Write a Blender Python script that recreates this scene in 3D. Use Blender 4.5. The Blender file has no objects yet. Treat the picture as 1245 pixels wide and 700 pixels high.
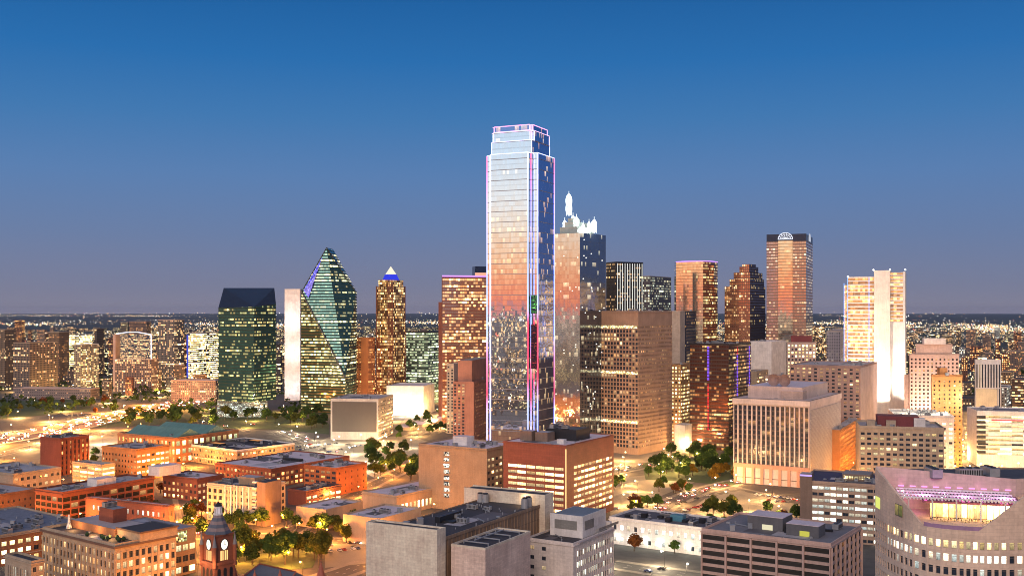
import bpy, math, random
from mathutils import Vector, Matrix, noise
# ------------------------------------------------------------------ camera, world, sun, exposure
FP = 1308.0; HC = 140.0
SC = bpy.context.scene
COL = SC.collection
cam_d = bpy.data.cameras.new("camera"); cam = bpy.data.objects.new("camera", cam_d); COL.objects.link(cam)
cam.location = (0, 0, HC); cam.rotation_euler = (math.radians(90), 0, 0)
cam_d.sensor_width = 36; cam_d.lens = 36*FP/1245; cam_d.shift_y = 28/1245
cam_d.clip_start = 1; cam_d.clip_end = 90000
SC.camera = cam
SC.view_settings.view_transform = 'Standard'; SC.view_settings.look = 'None'
SC.view_settings.exposure = 0.0; SC.view_settings.gamma = 1
SC.view_settings.use_curve_mapping = False
SC.cycles.use_light_tree = True; SC.cycles.pixel_filter_type = 'BLACKMAN_HARRIS'; SC.cycles.filter_width = 1.0
SC.cycles.max_bounces = 5; SC.cycles.diffuse_bounces = 2; SC.cycles.glossy_bounces = 3
SC.cycles.transmission_bounces = 2; SC.cycles.sample_clamp_indirect = 3; SC.cycles.sample_clamp_direct = 0
SC.cycles.caustics_reflective = False; SC.cycles.caustics_refractive = False

def srgb(r, g, b):
    f = lambda c: (c/255/12.92) if c/255 <= .04045 else ((c/255+.055)/1.055)**2.4
    return (f(r), f(g), f(b), 1)

def build_world():
    w = bpy.data.worlds.new("World"); SC.world = w; w.use_nodes = True
    nt = w.node_tree; nt.nodes.clear(); N = nt.nodes.new; L = nt.links.new
    tc = N('ShaderNodeTexCoord'); sp = N('ShaderNodeSeparateXYZ'); L(tc.outputs['Generated'], sp.inputs[0])
    asn = N('ShaderNodeMath'); asn.operation = 'ARCSINE'; L(sp.outputs[2], asn.inputs[0])
    sc = N('ShaderNodeMath'); sc.operation = 'MULTIPLY'; L(asn.outputs[0], sc.inputs[0]); sc.inputs[1].default_value = 2/math.pi
    def ramp(stops):
        r = N('ShaderNodeValToRGB'); e = r.color_ramp.elements
        while len(e) > 1: e.remove(e[-1])
        e[0].position = stops[0][0]/90; e[0].color = stops[0][1]
        for p, c in stops[1:]:
            x = e.new(p/90); x.color = c
        L(sc.outputs[0], r.inputs[0]); return r
    east = ramp([(0, srgb(136,132,150)), (1.2, srgb(122,127,153)), (4, srgb(103,126,166)), (7, srgb(86,126,177)), (10, srgb(60,119,177)),
                 (13, srgb(34,108,174)), (18, srgb(10,86,152)), (24, srgb(20,84,146)), (40, srgb(80,100,134)), (90, srgb(112,112,130))])
    west = ramp([(0, srgb(250,122,84)), (.8, srgb(252,138,94)), (1.8, srgb(255,168,120)), (2.9, srgb(255,200,158)), (4.4, srgb(250,226,204)),
                 (6, srgb(238,240,242)), (9, srgb(205,228,250)), (20, srgb(130,175,230)), (45, srgb(125,145,180)), (90, srgb(132,130,150))])
    dot = N('ShaderNodeVectorMath'); dot.operation = 'DOT_PRODUCT'; L(tc.outputs['Generated'], dot.inputs[0])
    dot.inputs[1].default_value = Vector((-.90, -.43, 0)).normalized()
    mr = N('ShaderNodeMapRange'); mr.interpolation_type = 'SMOOTHSTEP'; L(dot.outputs['Value'], mr.inputs[0])
    mr.inputs[1].default_value = .1; mr.inputs[2].default_value = .56
    mx = N('ShaderNodeMix'); mx.data_type = 'RGBA'; L(mr.outputs[0], mx.inputs['Factor'])
    L(east.outputs[0], mx.inputs[6]); L(west.outputs[0], mx.inputs[7])
    # faint physical twilight added to the graded dusk
    sk = N('ShaderNodeTexSky'); sk.sky_type = 'NISHITA'; sk.sun_disc = False
    sk.sun_elevation = math.radians(-2); sk.sun_rotation = math.radians(244)
    b1 = N('ShaderNodeBackground'); L(mx.outputs[2], b1.inputs[0]); b1.inputs[1].default_value = 1.0
    b2 = N('ShaderNodeBackground'); L(sk.outputs[0], b2.inputs[0]); b2.inputs[1].default_value = .05
    ad = N('ShaderNodeAddShader'); L(b1.outputs[0], ad.inputs[0]); L(b2.outputs[0], ad.inputs[1])
    o = N('ShaderNodeOutputWorld'); L(ad.outputs[0], o.inputs[0])
build_world()
sun_d = bpy.data.lights.new("sun", 'SUN'); sun = bpy.data.objects.new("sun", sun_d); COL.objects.link(sun)
sun_d.energy = 1.8; sun_d.angle = math.radians(32); sun_d.color = (1, .72, .54)
sun.rotation_euler = Vector((.12, .95, -.46)).to_track_quat('-Z', 'Y').to_euler()

# ------------------------------------------------------------------ projection helpers (world position of a surveyed point)
def wx(px, D): return (px-622.5)/FP*D
def wz(py, D): return HC-(py-378)/FP*D
def dg(py, z=0): return (HC-z)*FP/(py-378)
def gp(px, py, z=0):
    D = dg(py, z); return (wx(px, D), D)

# ------------------------------------------------------------------ materials
MATS = {}
class NT:
    def __init__(s, m):
        m.use_nodes = True; s.t = m.node_tree; s.t.nodes.clear()
    def n(s, t, **k):
        x = s.t.nodes.new(t)
        for a, b in k.items(): setattr(x, a, b)
        return x
    def l(s, a, b): s.t.links.new(a, b)
    def math(s, op, a, b=None, c=None):
        x = s.n('ShaderNodeMath', operation=op)
        for i, v in enumerate((a, b, c)):
            if v is None: continue
            if isinstance(v, (int, float)): x.inputs[i].default_value = v
            else: s.l(v, x.inputs[i])
        return x.outputs[0]
    def mixc(s, f, a, b):
        x = s.n('ShaderNodeMix', data_type='RGBA')
        for i, v in ((0, f), (6, a), (7, b)):
            if isinstance(v, (int, float)): x.inputs[i].default_value = v
            elif isinstance(v, tuple): x.inputs[i].default_value = v if len(v) == 4 else (*v, 1)
            else: s.l(v, x.inputs[i])
        return x.outputs[2]
    def noise(s, vec, scale, detail=3, rough=.6):
        x = s.n('ShaderNodeTexNoise'); s.l(vec, x.inputs['Vector']); x.inputs['Scale'].default_value = scale
        x.inputs['Detail'].default_value = detail; x.inputs['Roughness'].default_value = rough
        return x.outputs['Fac']
    def out(s, sh):
        o = s.n('ShaderNodeOutputMaterial'); s.l(sh, o.inputs[0])
def newmat(name):
    m = bpy.data.materials.new(name); return m, NT(m)

def solid(name, col, rough=.7, metal=0, vary=.3, scale=.35, lines=None, line_dark=.75):
    """wall / roof / paint: base colour with wear, optional coursing (w,h in metres)"""
    key = ('s', name)
    if key in MATS: return MATS[key]
    m, t = newmat(name)
    tc = t.n('ShaderNodeTexCoord'); ob = tc.outputs['Object']
    n1 = t.noise(ob, scale*.25, 4); n2 = t.noise(ob, scale*3, 3)
    mp = t.n('ShaderNodeMapping'); t.l(ob, mp.inputs[0]); mp.inputs['Scale'].default_value = (1.2, 1.2, .08)
    n3 = t.noise(mp.outputs[0], .8, 2)
    k = t.math('ADD', t.math('MULTIPLY', n1, .5), t.math('ADD', t.math('MULTIPLY', n2, .25), t.math('MULTIPLY', n3, .25)))
    f = t.n('ShaderNodeMapRange'); t.l(k, f.inputs[0]); f.inputs[1].default_value = .3; f.inputs[2].default_value = .7
    c = t.mixc(f.outputs[0], tuple(x*(1-vary) for x in col[:3]), tuple(min(1, x*(1+vary)) for x in col[:3]))
    if lines:
        uv = tc.outputs['UV']
        br = t.n('ShaderNodeTexBrick'); t.l(uv, br.inputs['Vector'])
        br.inputs['Color1'].default_value = (1, 1, 1, 1); br.inputs['Color2'].default_value = (.86, .86, .86, 1)
        br.inputs['Mortar'].default_value = (line_dark,)*3+(1,); br.inputs['Scale'].default_value = 1
        br.inputs['Brick Width'].default_value = lines[0]; br.inputs['Row Height'].default_value = lines[1]
        br.inputs['Mortar Size'].default_value = lines[2] if len(lines) > 2 else .06
        mu = t.n('ShaderNodeMix', data_type='RGBA', blend_type='MULTIPLY'); mu.inputs[0].default_value = 1
        t.l(c, mu.inputs[6]); t.l(br.outputs[0], mu.inputs[7]); c = mu.outputs[2]
    p = t.n('ShaderNodeBsdfPrincipled'); t.l(c, p.inputs['Base Color']); p.inputs['Roughness'].default_value = rough
    p.inputs['Metallic'].default_value = metal
    bm = t.n('ShaderNodeBump'); bm.inputs['Strength'].default_value = .25; t.l(n2, bm.inputs['Height']); t.l(bm.outputs[0], p.inputs['Normal'])
    t.out(p.outputs[0]); MATS[key] = m; return m

def emis(name, col, s, sample=False):
    key = ('e', name)
    if key in MATS: return MATS[key]
    m, t = newmat(name); e = t.n('ShaderNodeEmission'); e.inputs[0].default_value = (*col[:3], 1); e.inputs[1].default_value = s
    t.out(e.outputs[0]); m.cycles.emission_sampling = 'AUTO' if sample else 'NONE'; MATS[key] = m; return m

WARM = ((1, .50, .16), (1, .74, .40)); YEL = ((1, .66, .22), (1, .88, .50)); WHT = ((1, .82, .55), (.85, 1, .95))
ORG = ((1, .36, .08), (1, .58, .22)); COOL = ((.75, .95, 1), (1, .92, .7)); GRN = ((1, .72, .22), (.55, 1, .45))
def facade(name, wall, ww=.6, wh=.6, lit=.3, tint=WARM, s=2.0, glass=(.03, .04, .06), metal=0., rough=.12, wrough=.75,
           block=6, wvary=.2, gspec=.5, floorlit=.3, wmetal=0.):
    """cells of windows on the UV (one cell = one bay x one storey); lit rooms emit, the glass reflects"""
    key = ('f', name)
    if key in MATS: return MATS[key]
    m, t = newmat(name)
    tc = t.n('ShaderNodeTexCoord'); uv = t.n('ShaderNodeSeparateXYZ'); t.l(tc.outputs['UV'], uv.inputs[0])
    u, v = uv.outputs[0], uv.outputs[1]
    oi = t.n('ShaderNodeObjectInfo'); rnd = t.math('MULTIPLY', oi.outputs['Random'], 931.7)
    def wn(a, b, off):
        c = t.n('ShaderNodeCombineXYZ'); t.l(a, c.inputs[0]); t.l(b, c.inputs[1]); t.l(t.math('ADD', rnd, off), c.inputs[2])
        w = t.n('ShaderNodeTexWhiteNoise', noise_dimensions='3D'); t.l(c.outputs[0], w.inputs[0]); return w
    fu, fv = t.math('FLOOR', u), t.math('FLOOR', v)
    w1 = wn(fu, fv, 0.); w2 = wn(t.math('FLOOR', t.math('DIVIDE', u, float(block))), fv, 17.3); w3 = wn(t.math('MULTIPLY', fu, 0.), fv, 41.1)
    sp = t.n('ShaderNodeSeparateColor'); t.l(w1.outputs['Color'], sp.inputs[0])
    q = t.math('ADD', t.math('MULTIPLY', w1.outputs['Value'], .55-floorlit*.4), t.math('ADD', t.math('MULTIPLY', w2.outputs['Value'], .45-floorlit*.4), t.math('MULTIPLY', w3.outputs['Value'], floorlit*.8)))
    # q is roughly bell shaped around .5: pick the threshold for the wanted share
    th = .5+(lit-.5)*.62
    on = t.math('LESS_THAN', q, th)
    mu = t.math('LESS_THAN', t.math('ABSOLUTE', t.math('SUBTRACT', t.math('FRACT', u), .5)), ww/2)
    mv = t.math('LESS_THAN', t.math('ABSOLUTE', t.math('SUBTRACT', t.math('FRACT', v), .5)), wh/2)
    win = t.math('MULTIPLY', mu, mv)
    # rooms: ceiling bright, furniture and blinds below
    cv = t.n('ShaderNodeCombineXYZ'); t.l(t.math('MULTIPLY', u, 2.3), cv.inputs[0]); t.l(t.math('MULTIPLY', v, 1.7), cv.inputs[1]); t.l(rnd, cv.inputs[2])
    room = t.noise(cv.outputs[0], 1.6, 2, .6)
    br = t.math('MULTIPLY', t.math('ADD', .22, t.math('MULTIPLY', t.math('POWER', sp.outputs[0], 3.0), 3.0)), t.math('MULTIPLY', t.math('ADD', .45, t.math('MULTIPLY', t.math('FRACT', v), .9)), t.math('ADD', .0, t.math('MULTIPLY', room, 1.9))))
    st = t.math('MULTIPLY', t.math('MULTIPLY', on, win), t.math('MULTIPLY', br, s*1.6))
    ec = t.mixc(sp.outputs[1], tint[0], tint[1])
    p = t.n('ShaderNodeBsdfPrincipled'); wrough = (.015 if wmetal > .9 else .22) if wmetal else wrough
    ob = tc.outputs['Object']
    k = t.math('ADD', t.math('MULTIPLY', t.noise(ob, .09, 4), .6), t.math('MULTIPLY', t.noise(ob, .9, 2), .4))
    wc = t.mixc(k, tuple(x*(1-wvary*1.6) for x in wall[:3]), tuple(min(1, x*(1+wvary*1.6)) for x in wall[:3]))
    gv = .06 if metal > .6 else .25
    gl = t.mixc(sp.outputs[2], tuple(x*(1-gv) for x in glass), tuple(min(1, x*(1+gv*.6)) for x in glass))
    bc = t.mixc(win, wc, gl); t.l(bc, p.inputs['Base Color'])
    t.l(t.math('ADD', t.math('MULTIPLY', win, rough-wrough), wrough), p.inputs['Roughness'])
    t.l(t.math('ADD', wmetal, t.math('MULTIPLY', win, metal-wmetal)), p.inputs['Metallic'])

    t.l(t.math('ADD', t.math('MULTIPLY', win, gspec-.2), .2), p.inputs['Specular IOR Level'])
    t.l(ec, p.inputs['Emission Color']); t.l(st, p.inputs['Emission Strength'])
    if metal > .3:   # panes are never perfectly in plane
        ge = t.n('ShaderNodeNewGeometry'); bmp = t.n('ShaderNodeBump'); bmp.inputs['Strength'].default_value = .03; bmp.inputs['Distance'].default_value = .4
        t.l(t.noise(ob, .13, 2), bmp.inputs['Height'])
        sb = t.n('ShaderNodeVectorMath', operation='SUBTRACT'); t.l(w1.outputs['Color'], sb.inputs[0]); sb.inputs[1].default_value = (.5, .5, .5)
        sc_ = t.n('ShaderNodeVectorMath', operation='SCALE'); t.l(sb.outputs[0], sc_.inputs[0]); sc_.inputs['Scale'].default_value = .008
        ad = t.n('ShaderNodeVectorMath', operation='ADD'); t.l(bmp.outputs[0], ad.inputs[0]); t.l(sc_.outputs[0], ad.inputs[1])
        no = t.n('ShaderNodeVectorMath', operation='NORMALIZE'); t.l(ad.outputs[0], no.inputs[0]); t.l(no.outputs[0], p.inputs['Normal'])
    t.out(p.outputs[0]); m.cycles.emission_sampling = 'NONE'; MATS[key] = m; return m
def winmat(name, lit, tint=WARM, s=2., **k): return facade(name, (.1, .1, .1), 1.02, 1.02, lit, tint, s, **k)

# ------------------------------------------------------------------ mesh builder
class MB:
    def __init__(s): s.v = []; s.f = []; s.m = []; s.uv = []
    def face(s, pts, m=0, uv=None):
        b = len(s.v); s.v.extend(tuple(p) for p in pts); s.f.append(tuple(range(b, b+len(pts)))); s.m.append(m)
        if uv is None:
            p = [Vector(q) for q in pts]; n = (p[1]-p[0]).cross(p[2]-p[0])
            if n.length < 1e-9 and len(p) > 3: n = (p[2]-p[0]).cross(p[3]-p[0])
            n.normalize() if n.length > 0 else None
            if abs(n.z) > .95: uv = [(q.x, q.y) for q in p]
            else:
                tx = Vector((-n.y, n.x, 0)).normalized(); uv = [(q.dot(tx), q.z) for q in p]
        s.uv.extend(uv)
    def hexa(s, c, m=0):
        """c: 8 corners, index bits x=1,y=2,z=4"""
        for q in ((0, 1, 5, 4), (1, 3, 7, 5), (3, 2, 6, 7), (2, 0, 4, 6), (4, 5, 7, 6), (2, 3, 1, 0)):
            s.face([c[i] for i in q], m)
    def box(s, x0, x1, y0, y1, z0, z1, m=0):
        s.hexa([(x, y, z) for z in (z0, z1) for y in (y0, y1) for x in (x0, x1)], m)
    def fbox(s, F, s0, s1, t0, t1, d0, d1, m=0):
        (px, py), (ex, ey), (nx, ny) = F
        P = lambda a, t, d: (px+ex*a+nx*d, py+ey*a+ny*d, t)
        dd = (d1, d0) if ex*(-ny)-ey*(-nx) > 0 else (d0, d1)
        s.hexa([P(a, t, d) for t in (t0, t1) for d in dd for a in (s0, s1)], m)
    def fquad(s, F, s0, s1, t0, t1, d, m=0, uv=None):
        (px, py), (ex, ey), (nx, ny) = F
        P = lambda a, t: (px+ex*a+nx*d, py+ey*a+ny*d, t)
        s.face([P(s0, t0), P(s1, t0), P(s1, t1), P(s0, t1)], m, uv)
    def prism(s, poly, z0, z1, m=0, mt=None, z1f=None):
        n = len(poly)
        for i in range(n):
            a, b = poly[i], poly[(i+1) % n]
            s.face([(*a, z0), (*b, z0), (*b, z1), (*a, z1)], m)
        s.face([(*p, z1) for p in poly], m if mt is None else mt); s.face([(*p, z0) for p in reversed(poly)], m)
    def cyl(s, x, y, z0, z1, r0, r1=None, n=12, m=0):
        r1 = r0 if r1 is None else r1
        a = [(math.cos(2*math.pi*i/n), math.sin(2*math.pi*i/n)) for i in range(n)]
        for i in range(n):
            c, d = a[i], a[(i+1) % n]
            s.face([(x+c[0]*r0, y+c[1]*r0, z0), (x+d[0]*r0, y+d[1]*r0, z0), (x+d[0]*r1, y+d[1]*r1, z1), (x+c[0]*r1, y+c[1]*r1, z1)], m)
        s.face([(x+c[0]*r1, y+c[1]*r1, z1) for c in a], m); s.face([(x+c[0]*r0, y+c[1]*r0, z0) for c in reversed(a)], m)
    def tube(s, a, b, r0, r1=None, n=6, m=0):
        r1 = r0 if r1 is None else r1
        a, b = Vector(a), Vector(b); d = (b-a)
        if d.length < 1e-6: return
        q = d.to_track_quat('Z', 'Y'); X = q @ Vector((1, 0, 0)); Y = q @ Vector((0, 1, 0))
        ra = [a+(X*math.cos(2*math.pi*i/n)+Y*math.sin(2*math.pi*i/n))*r0 for i in range(n)]
        rb = [b+(X*math.cos(2*math.pi*i/n)+Y*math.sin(2*math.pi*i/n))*r1 for i in range(n)]
        for i in range(n):
            j = (i+1) % n; s.face([ra[i], ra[j], rb[j], rb[i]], m)
        s.face(list(reversed(ra)), m); s.face(rb, m)
    def sphere(s, c, r, n=8, k=5, m=0, sz=1):
        for i in range(k):
            a0, a1 = math.pi*i/k-math.pi/2, math.pi*(i+1)/k-math.pi/2
            for j in range(n):
                b0, b1 = 2*math.pi*j/n, 2*math.pi*(j+1)/n
                P = lambda a, b: (c[0]+r*math.cos(a)*math.cos(b), c[1]+r*math.cos(a)*math.sin(b), c[2]+r*sz*math.sin(a))
                pts = [P(a0, b0), P(a0, b1), P(a1, b1), P(a1, b0)]
                if i == 0: pts = pts[1:]
                if i == k-1: pts = pts[:3]
                s.face(pts, m)
    def mesh(s, name, mats):
        me = bpy.data.meshes.new(name); me.from_pydata(s.v, [], s.f)
        for x in mats: me.materials.append(x)
        me.polygons.foreach_set('material_index', s.m)
        l = me.uv_layers.new(name='UVMap'); fl = [c for p in s.uv for c in p[:2]]; l.data.foreach_set('uv', fl)
        me.update(); return me
    def build(s, name, mats, parent=None, loc=None):
        if not isinstance(mats, (list, tuple)): mats = [mats]
        o = bpy.data.objects.new(name, s.mesh(name, mats)); COL.objects.link(o)
        if parent is not None: o.parent = parent
        if loc: o.location = loc
        return o
def put(name, me, parent=None, loc=(0, 0, 0), rz=0, sc=None):
    o = bpy.data.objects.new(name, me); COL.objects.link(o); o.location = loc; o.rotation_euler = (0, 0, rz)
    if parent is not None: o.parent = parent
    if sc: o.scale = sc
    return o
def tag(o, label=None, cat=None, group=None, kind=None):
    if label: o['label'] = label
    if cat: o['category'] = cat
    if group: o['group'] = group
    if kind: o['kind'] = kind
    return o
def empty(name, loc=(0, 0, 0), rz=0):
    o = bpy.data.objects.new(name, None); COL.objects.link(o); o.location = loc; o.rotation_euler = (0, 0, rz); o.empty_display_size = 1
    return o
ORD = ['first', 'second', 'third', 'fourth', 'fifth', 'sixth', 'seventh', 'eighth', 'ninth', 'tenth', 'eleventh', 'twelfth', 'thirteenth',
       'fourteenth', 'fifteenth', 'sixteenth', 'seventeenth', 'eighteenth', 'nineteenth', 'twentieth']+['twenty '+x for x in
       ['first', 'second', 'third', 'fourth', 'fifth', 'sixth', 'seventh', 'eighth', 'ninth']]+['thirtieth']+['thirty '+x for x in
       ['first', 'second', 'third', 'fourth', 'fifth', 'sixth', 'seventh', 'eighth', 'ninth']]+['fortieth']
def ordl(i, n):
    if i == 0: return 'leftmost'
    if i == n-1: return 'rightmost'
    return ORD[i]+' from left' if i <= n//2 else ORD[n-1-i]+' from right'

# ------------------------------------------------------------------ common materials
M_roofdark = solid('roof_membrane_dark', (.05, .045, .05), .8, vary=.35)
M_roofblue = solid('roof_membrane_grey', (.42, .37, .37), .7, vary=.3)
M_rooflil = solid('roof_membrane_pale', (.68, .57, .60), .7, vary=.25)
M_rooftan = solid('roof_gravel_tan', (.28, .24, .22), .9, vary=.25)
M_unit = solid('galvanised_units', (.34, .35, .37), .5, .3)
M_dark = solid('dark_metal', (.03, .03, .035), .5, .4)
M_white = solid('white_painted_metal', (.7, .7, .7), .5)
M_conc = solid('concrete', (.36, .33, .30), .85)
M_frame = solid('window_frame', (.08, .08, .08), .5)

# roof clutter: shared unit meshes
def _unit(w, d, h, seed):
    r = random.Random(seed); b = MB(); b.box(-w/2, w/2, -d/2, d/2, .25, h); b.box(-w/2-.08, w/2+.08, -d/2-.08, d/2+.08, h, h+.1)
    b.box(-w/2+.2, w/2-.2, -d/2+.2, d/2-.2, 0, .25, 1)
    for k in range(max(1, int(w//2))):
        x = -w/2+(k+.5)*w/max(1, int(w//2)); b.cyl(x, 0, h+.1, h+.4, min(.8, d*.35), n=10, m=1)
    for k in range(int(w/.7)): b.box(-w/2+.2+k*.7, -w/2+.55+k*.7, -d/2-.06, -d/2-.01, .6, h-.3, 1)
    return b.mesh('rooftop_unit', [M_unit, M_dark])
UNITS = [_unit(3.2, 2.2, 1.8, 1), _unit(5, 2.6, 2.2, 2), _unit(2, 2, 1.4, 3), _unit(7, 3, 2.6, 4)]
def _vent(k):
    b = MB()
    if k == 0: b.cyl(0, 0, 0, .9, .25, n=8); b.cyl(0, 0, .9, 1.15, .45, .2, 8)
    elif k == 1: b.box(-1, 1, -.7, .7, 0, .5); b.box(-.85, .85, -.55, .55, .5, .62)
    elif k == 2: b.box(-4, 4, -.2, .2, .35, .75); b.box(-3.6, -3.3, -.15, .15, 0, .35); b.box(3.3, 3.6, -.15, .15, 0, .35)
    else: b.box(-1.2, 1.2, -1.2, 1.2, 0, 2.4); b.box(-1.35, 1.35, -1.35, 1.35, 2.4, 2.6)
    return b.mesh('roof_vent', [M_unit])
VENTS = [_vent(k) for k in (0, 1, 0, 2, 3, 1)]
M_patchA = solid('roof_patch_dark', (.12, .11, .12), .8, vary=.3); M_patchB = solid('roof_patch_light', (.44, .41, .42), .7, vary=.3)
def units(parent, x0, x1, y0, y1, z, n, seed, sc=1):
    r = random.Random(seed)
    pl = []
    for i in range(n*6):
        if len(pl) >= n: break
        x, y = r.uniform(x0+4, x1-4), r.uniform(y0+4, y1-4)
        if x1-x0 < 9 or y1-y0 < 9: x, y = (x0+x1)/2, (y0+y1)/2
        if all((x-a)**2+(y-b)**2 > 49 for a, b in pl):
            pl.append((x, y)); put('rooftop_unit', r.choice(UNITS), parent, (x, y, z), r.choice((0, math.pi/2)), (sc,)*3)

# ------------------------------------------------------------------ buildings
GRID = 31.0
def foot(xl, xc, xr, D, a, W=None, Dp=None):
    ar = math.radians(a); cx = wx(xc, D); ul = (xl-622.5)/FP; ur = (xr-622.5)/FP
    if W is None: W = (cx-ul*D)/(math.cos(ar)+ul*math.sin(ar))
    if Dp is None: Dp = (ur*D-cx)/(math.sin(ar)-ur*math.cos(ar))
    return cx, W, Dp
def faces(W, Dp, ox=0, oy=0):
    return {'front': ((ox-W, oy), (1, 0), (0, -1), W-.02), 'side': ((ox, oy+.02), (0, 1), (1, 0), Dp-.02),
            'back': ((ox, oy+Dp), (-1, 0), (0, 1), W), 'far': ((ox-W, oy+Dp), (0, -1), (-1, 0), Dp)}
def inv(root, x, y):   # local -> world xy
    c, s = math.cos(root.rotation_euler[2]), math.sin(root.rotation_euler[2])
    return root.location.x+c*x-s*y, root.location.y+s*x+c*y
WINMESH = {}
def punch(root, cells, wall, Fd, z0, z1, st, cut=False):
    """wall with real window openings. st: bay, fl, ww, wh, wm(window mat), po (pier proud), so (spandrel proud), sill"""
    P0, e, n, L = Fd; F = (P0, e, n)
    nx = max(1, round(L/st['bay'])); nz = max(1, round((z1-z0)/st['fl'])); bw, bh = L/nx, (z1-z0)/nz
    ww, wh = bw*st['ww'], bh*st['wh']; po, so = st.get('po', 0.), st.get('so', 0.)
    if abs(po-so) < .02: so = po-.02
    m = st.get('mi', 0); pm = st.get('pm', m); sm = st.get('sm', m)
    for i in range(nx+1):
        a = i*bw-(bw-ww)/2; b = i*bw+(bw-ww)/2
        if i == 0: a = 0
        if i == nx: b = L
        if b-a > .02: wall.fbox(F, a, b, z0+.01, z1-.012, -.45, po, pm)
    off = st.get('off', .5)
    for j in range(nz+1):
        gap = bh-wh; a = z0+j*bh-gap*(1-off); b = z0+j*bh+gap*off
        if j == 0: a = z0
        if j == nz: b = z1
        if b-a > .02: wall.fbox(F, .012, L-.012, a, b, -.44, so, sm)
    skip = st.get('skip', 0)
    for j in range(nz):
        for i in range(nx):
            cells.append((F, (i+.5)*bw, z0+j*bh+(bh-wh)*off+wh/2, ww, wh, i, j, st['wm'], st.get('fr', M_frame), st.get('mull', 1)))
def finish_cells(root, cells, cap=100, minpx=2.0):
    """the largest windows in view become window parts, the rest one part"""
    if not cells: return
    rest = {}; sc = []
    for c in cells:
        F, s, t, w, h = c[:5]; (px, py), (ex, ey), (nx, ny) = F
        X, Y = inv(root, px+ex*s, py+ey*s)
        u = 622.5+X/Y*FP; v = 378+(HC-t)/Y*FP
        cth = math.cos(root.rotation_euler[2]); sth = math.sin(root.rotation_euler[2])
        enx, eny = cth*ex-sth*ey, sth*ex+cth*ey
        spx = abs(w*(enx-eny*X/Y))/Y*FP
        nwx, nwy = cth*nx-sth*ny, sth*nx+cth*ny
        vis = (nwx*X+nwy*Y) < 0 and -5 < u < 1250 and v < 704
        sc.append((spx*h/Y*FP if vis else -1, spx, c))
    sc.sort(key=lambda q: -q[0]); k = 0
    for area, spx, c in sc:
        F, s, t, w, h, i, j, wm, fr, mull = c; (px, py), (ex, ey), (nx, ny) = F
        if area > 0 and k < cap and area > minpx:
            key = (round(w, 2), round(h, 2), wm.name, fr.name, mull)
            if key not in WINMESH:
                b = MB(); hw, hh = w/2, h/2
                b.face([(-hw, 0, -hh), (hw, 0, -hh), (hw, 0, hh), (-hw, 0, hh)], 0, [(.01, .01), (.99, .01), (.99, .99), (.01, .99)])
                for q in range(mull):
                    x = -hw+(q+1)*w/(mull+1); b.box(x-.05, x+.05, -.08, -.01, -hh, hh, 1)
                b.box(-hw, hw, -.10, -.02, -hh, -hh+.1, 1); b.box(-hw, hw, -.09, -.02, hh*.45, hh*.45+.07, 1)
                WINMESH[key] = b.mesh('window', [wm, fr])
            rz = math.atan2(ey, ex)
            put('window', WINMESH[key], root, (px+ex*s-nx*.3, py+ey*s-ny*.3, t), rz); k += 1
        else: rest.setdefault(wm.name, (wm, []))[1].append(c)
    for nme, (wm, cs) in rest.items():
        b = MB(); r = random.Random(len(cs))
        for c in cs:
            F, s, t, w, h, i, j = c[:7]
            b.fquad(F, s-w/2-.02, s+w/2+.02, t-h/2-.02, t+h/2+.02, -.3, 0, [(i+.01, j+.01), (i+.99, j+.01), (i+.99, j+.99), (i+.01, j+.99)])
        o = b.build('windows', wm, root)
        o['kind'] = 'stuff'
def curtain(b, Fd, z0, z1, st, m=0, mb=1):
    """glass wall; bands and mullions stand proud of it"""
    P0, e, n, L = Fd; F = (P0, e, n)
    nx = max(1, round(L/st['bay'])); nz = max(1, round((z1-z0)/st['fl']))
    b.fquad(F, 0, L, z0, z1, 0, m, [(0, 0), (nx, 0), (nx, nz), (0, nz)])
    if st.get('band'):
        k = st.get('every', 1)
        for j in range(0, nz+1, k):
            z = z0+j*(z1-z0)/nz; b.fbox(F, 0, L, z-st['band']/2, z+st['band']/2, .01, st.get('bo', .25), mb)
    if st.get('mull'):
        k = st.get('mevery', 1)
        for i in range(0, nx+1, k):
            s = i*L/nx; b.fbox(F, max(0, s-st['mull']/2), min(L, s+st['mull']/2), z0, z1, .012, st.get('mo', .35), mb)
BASES = []
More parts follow.
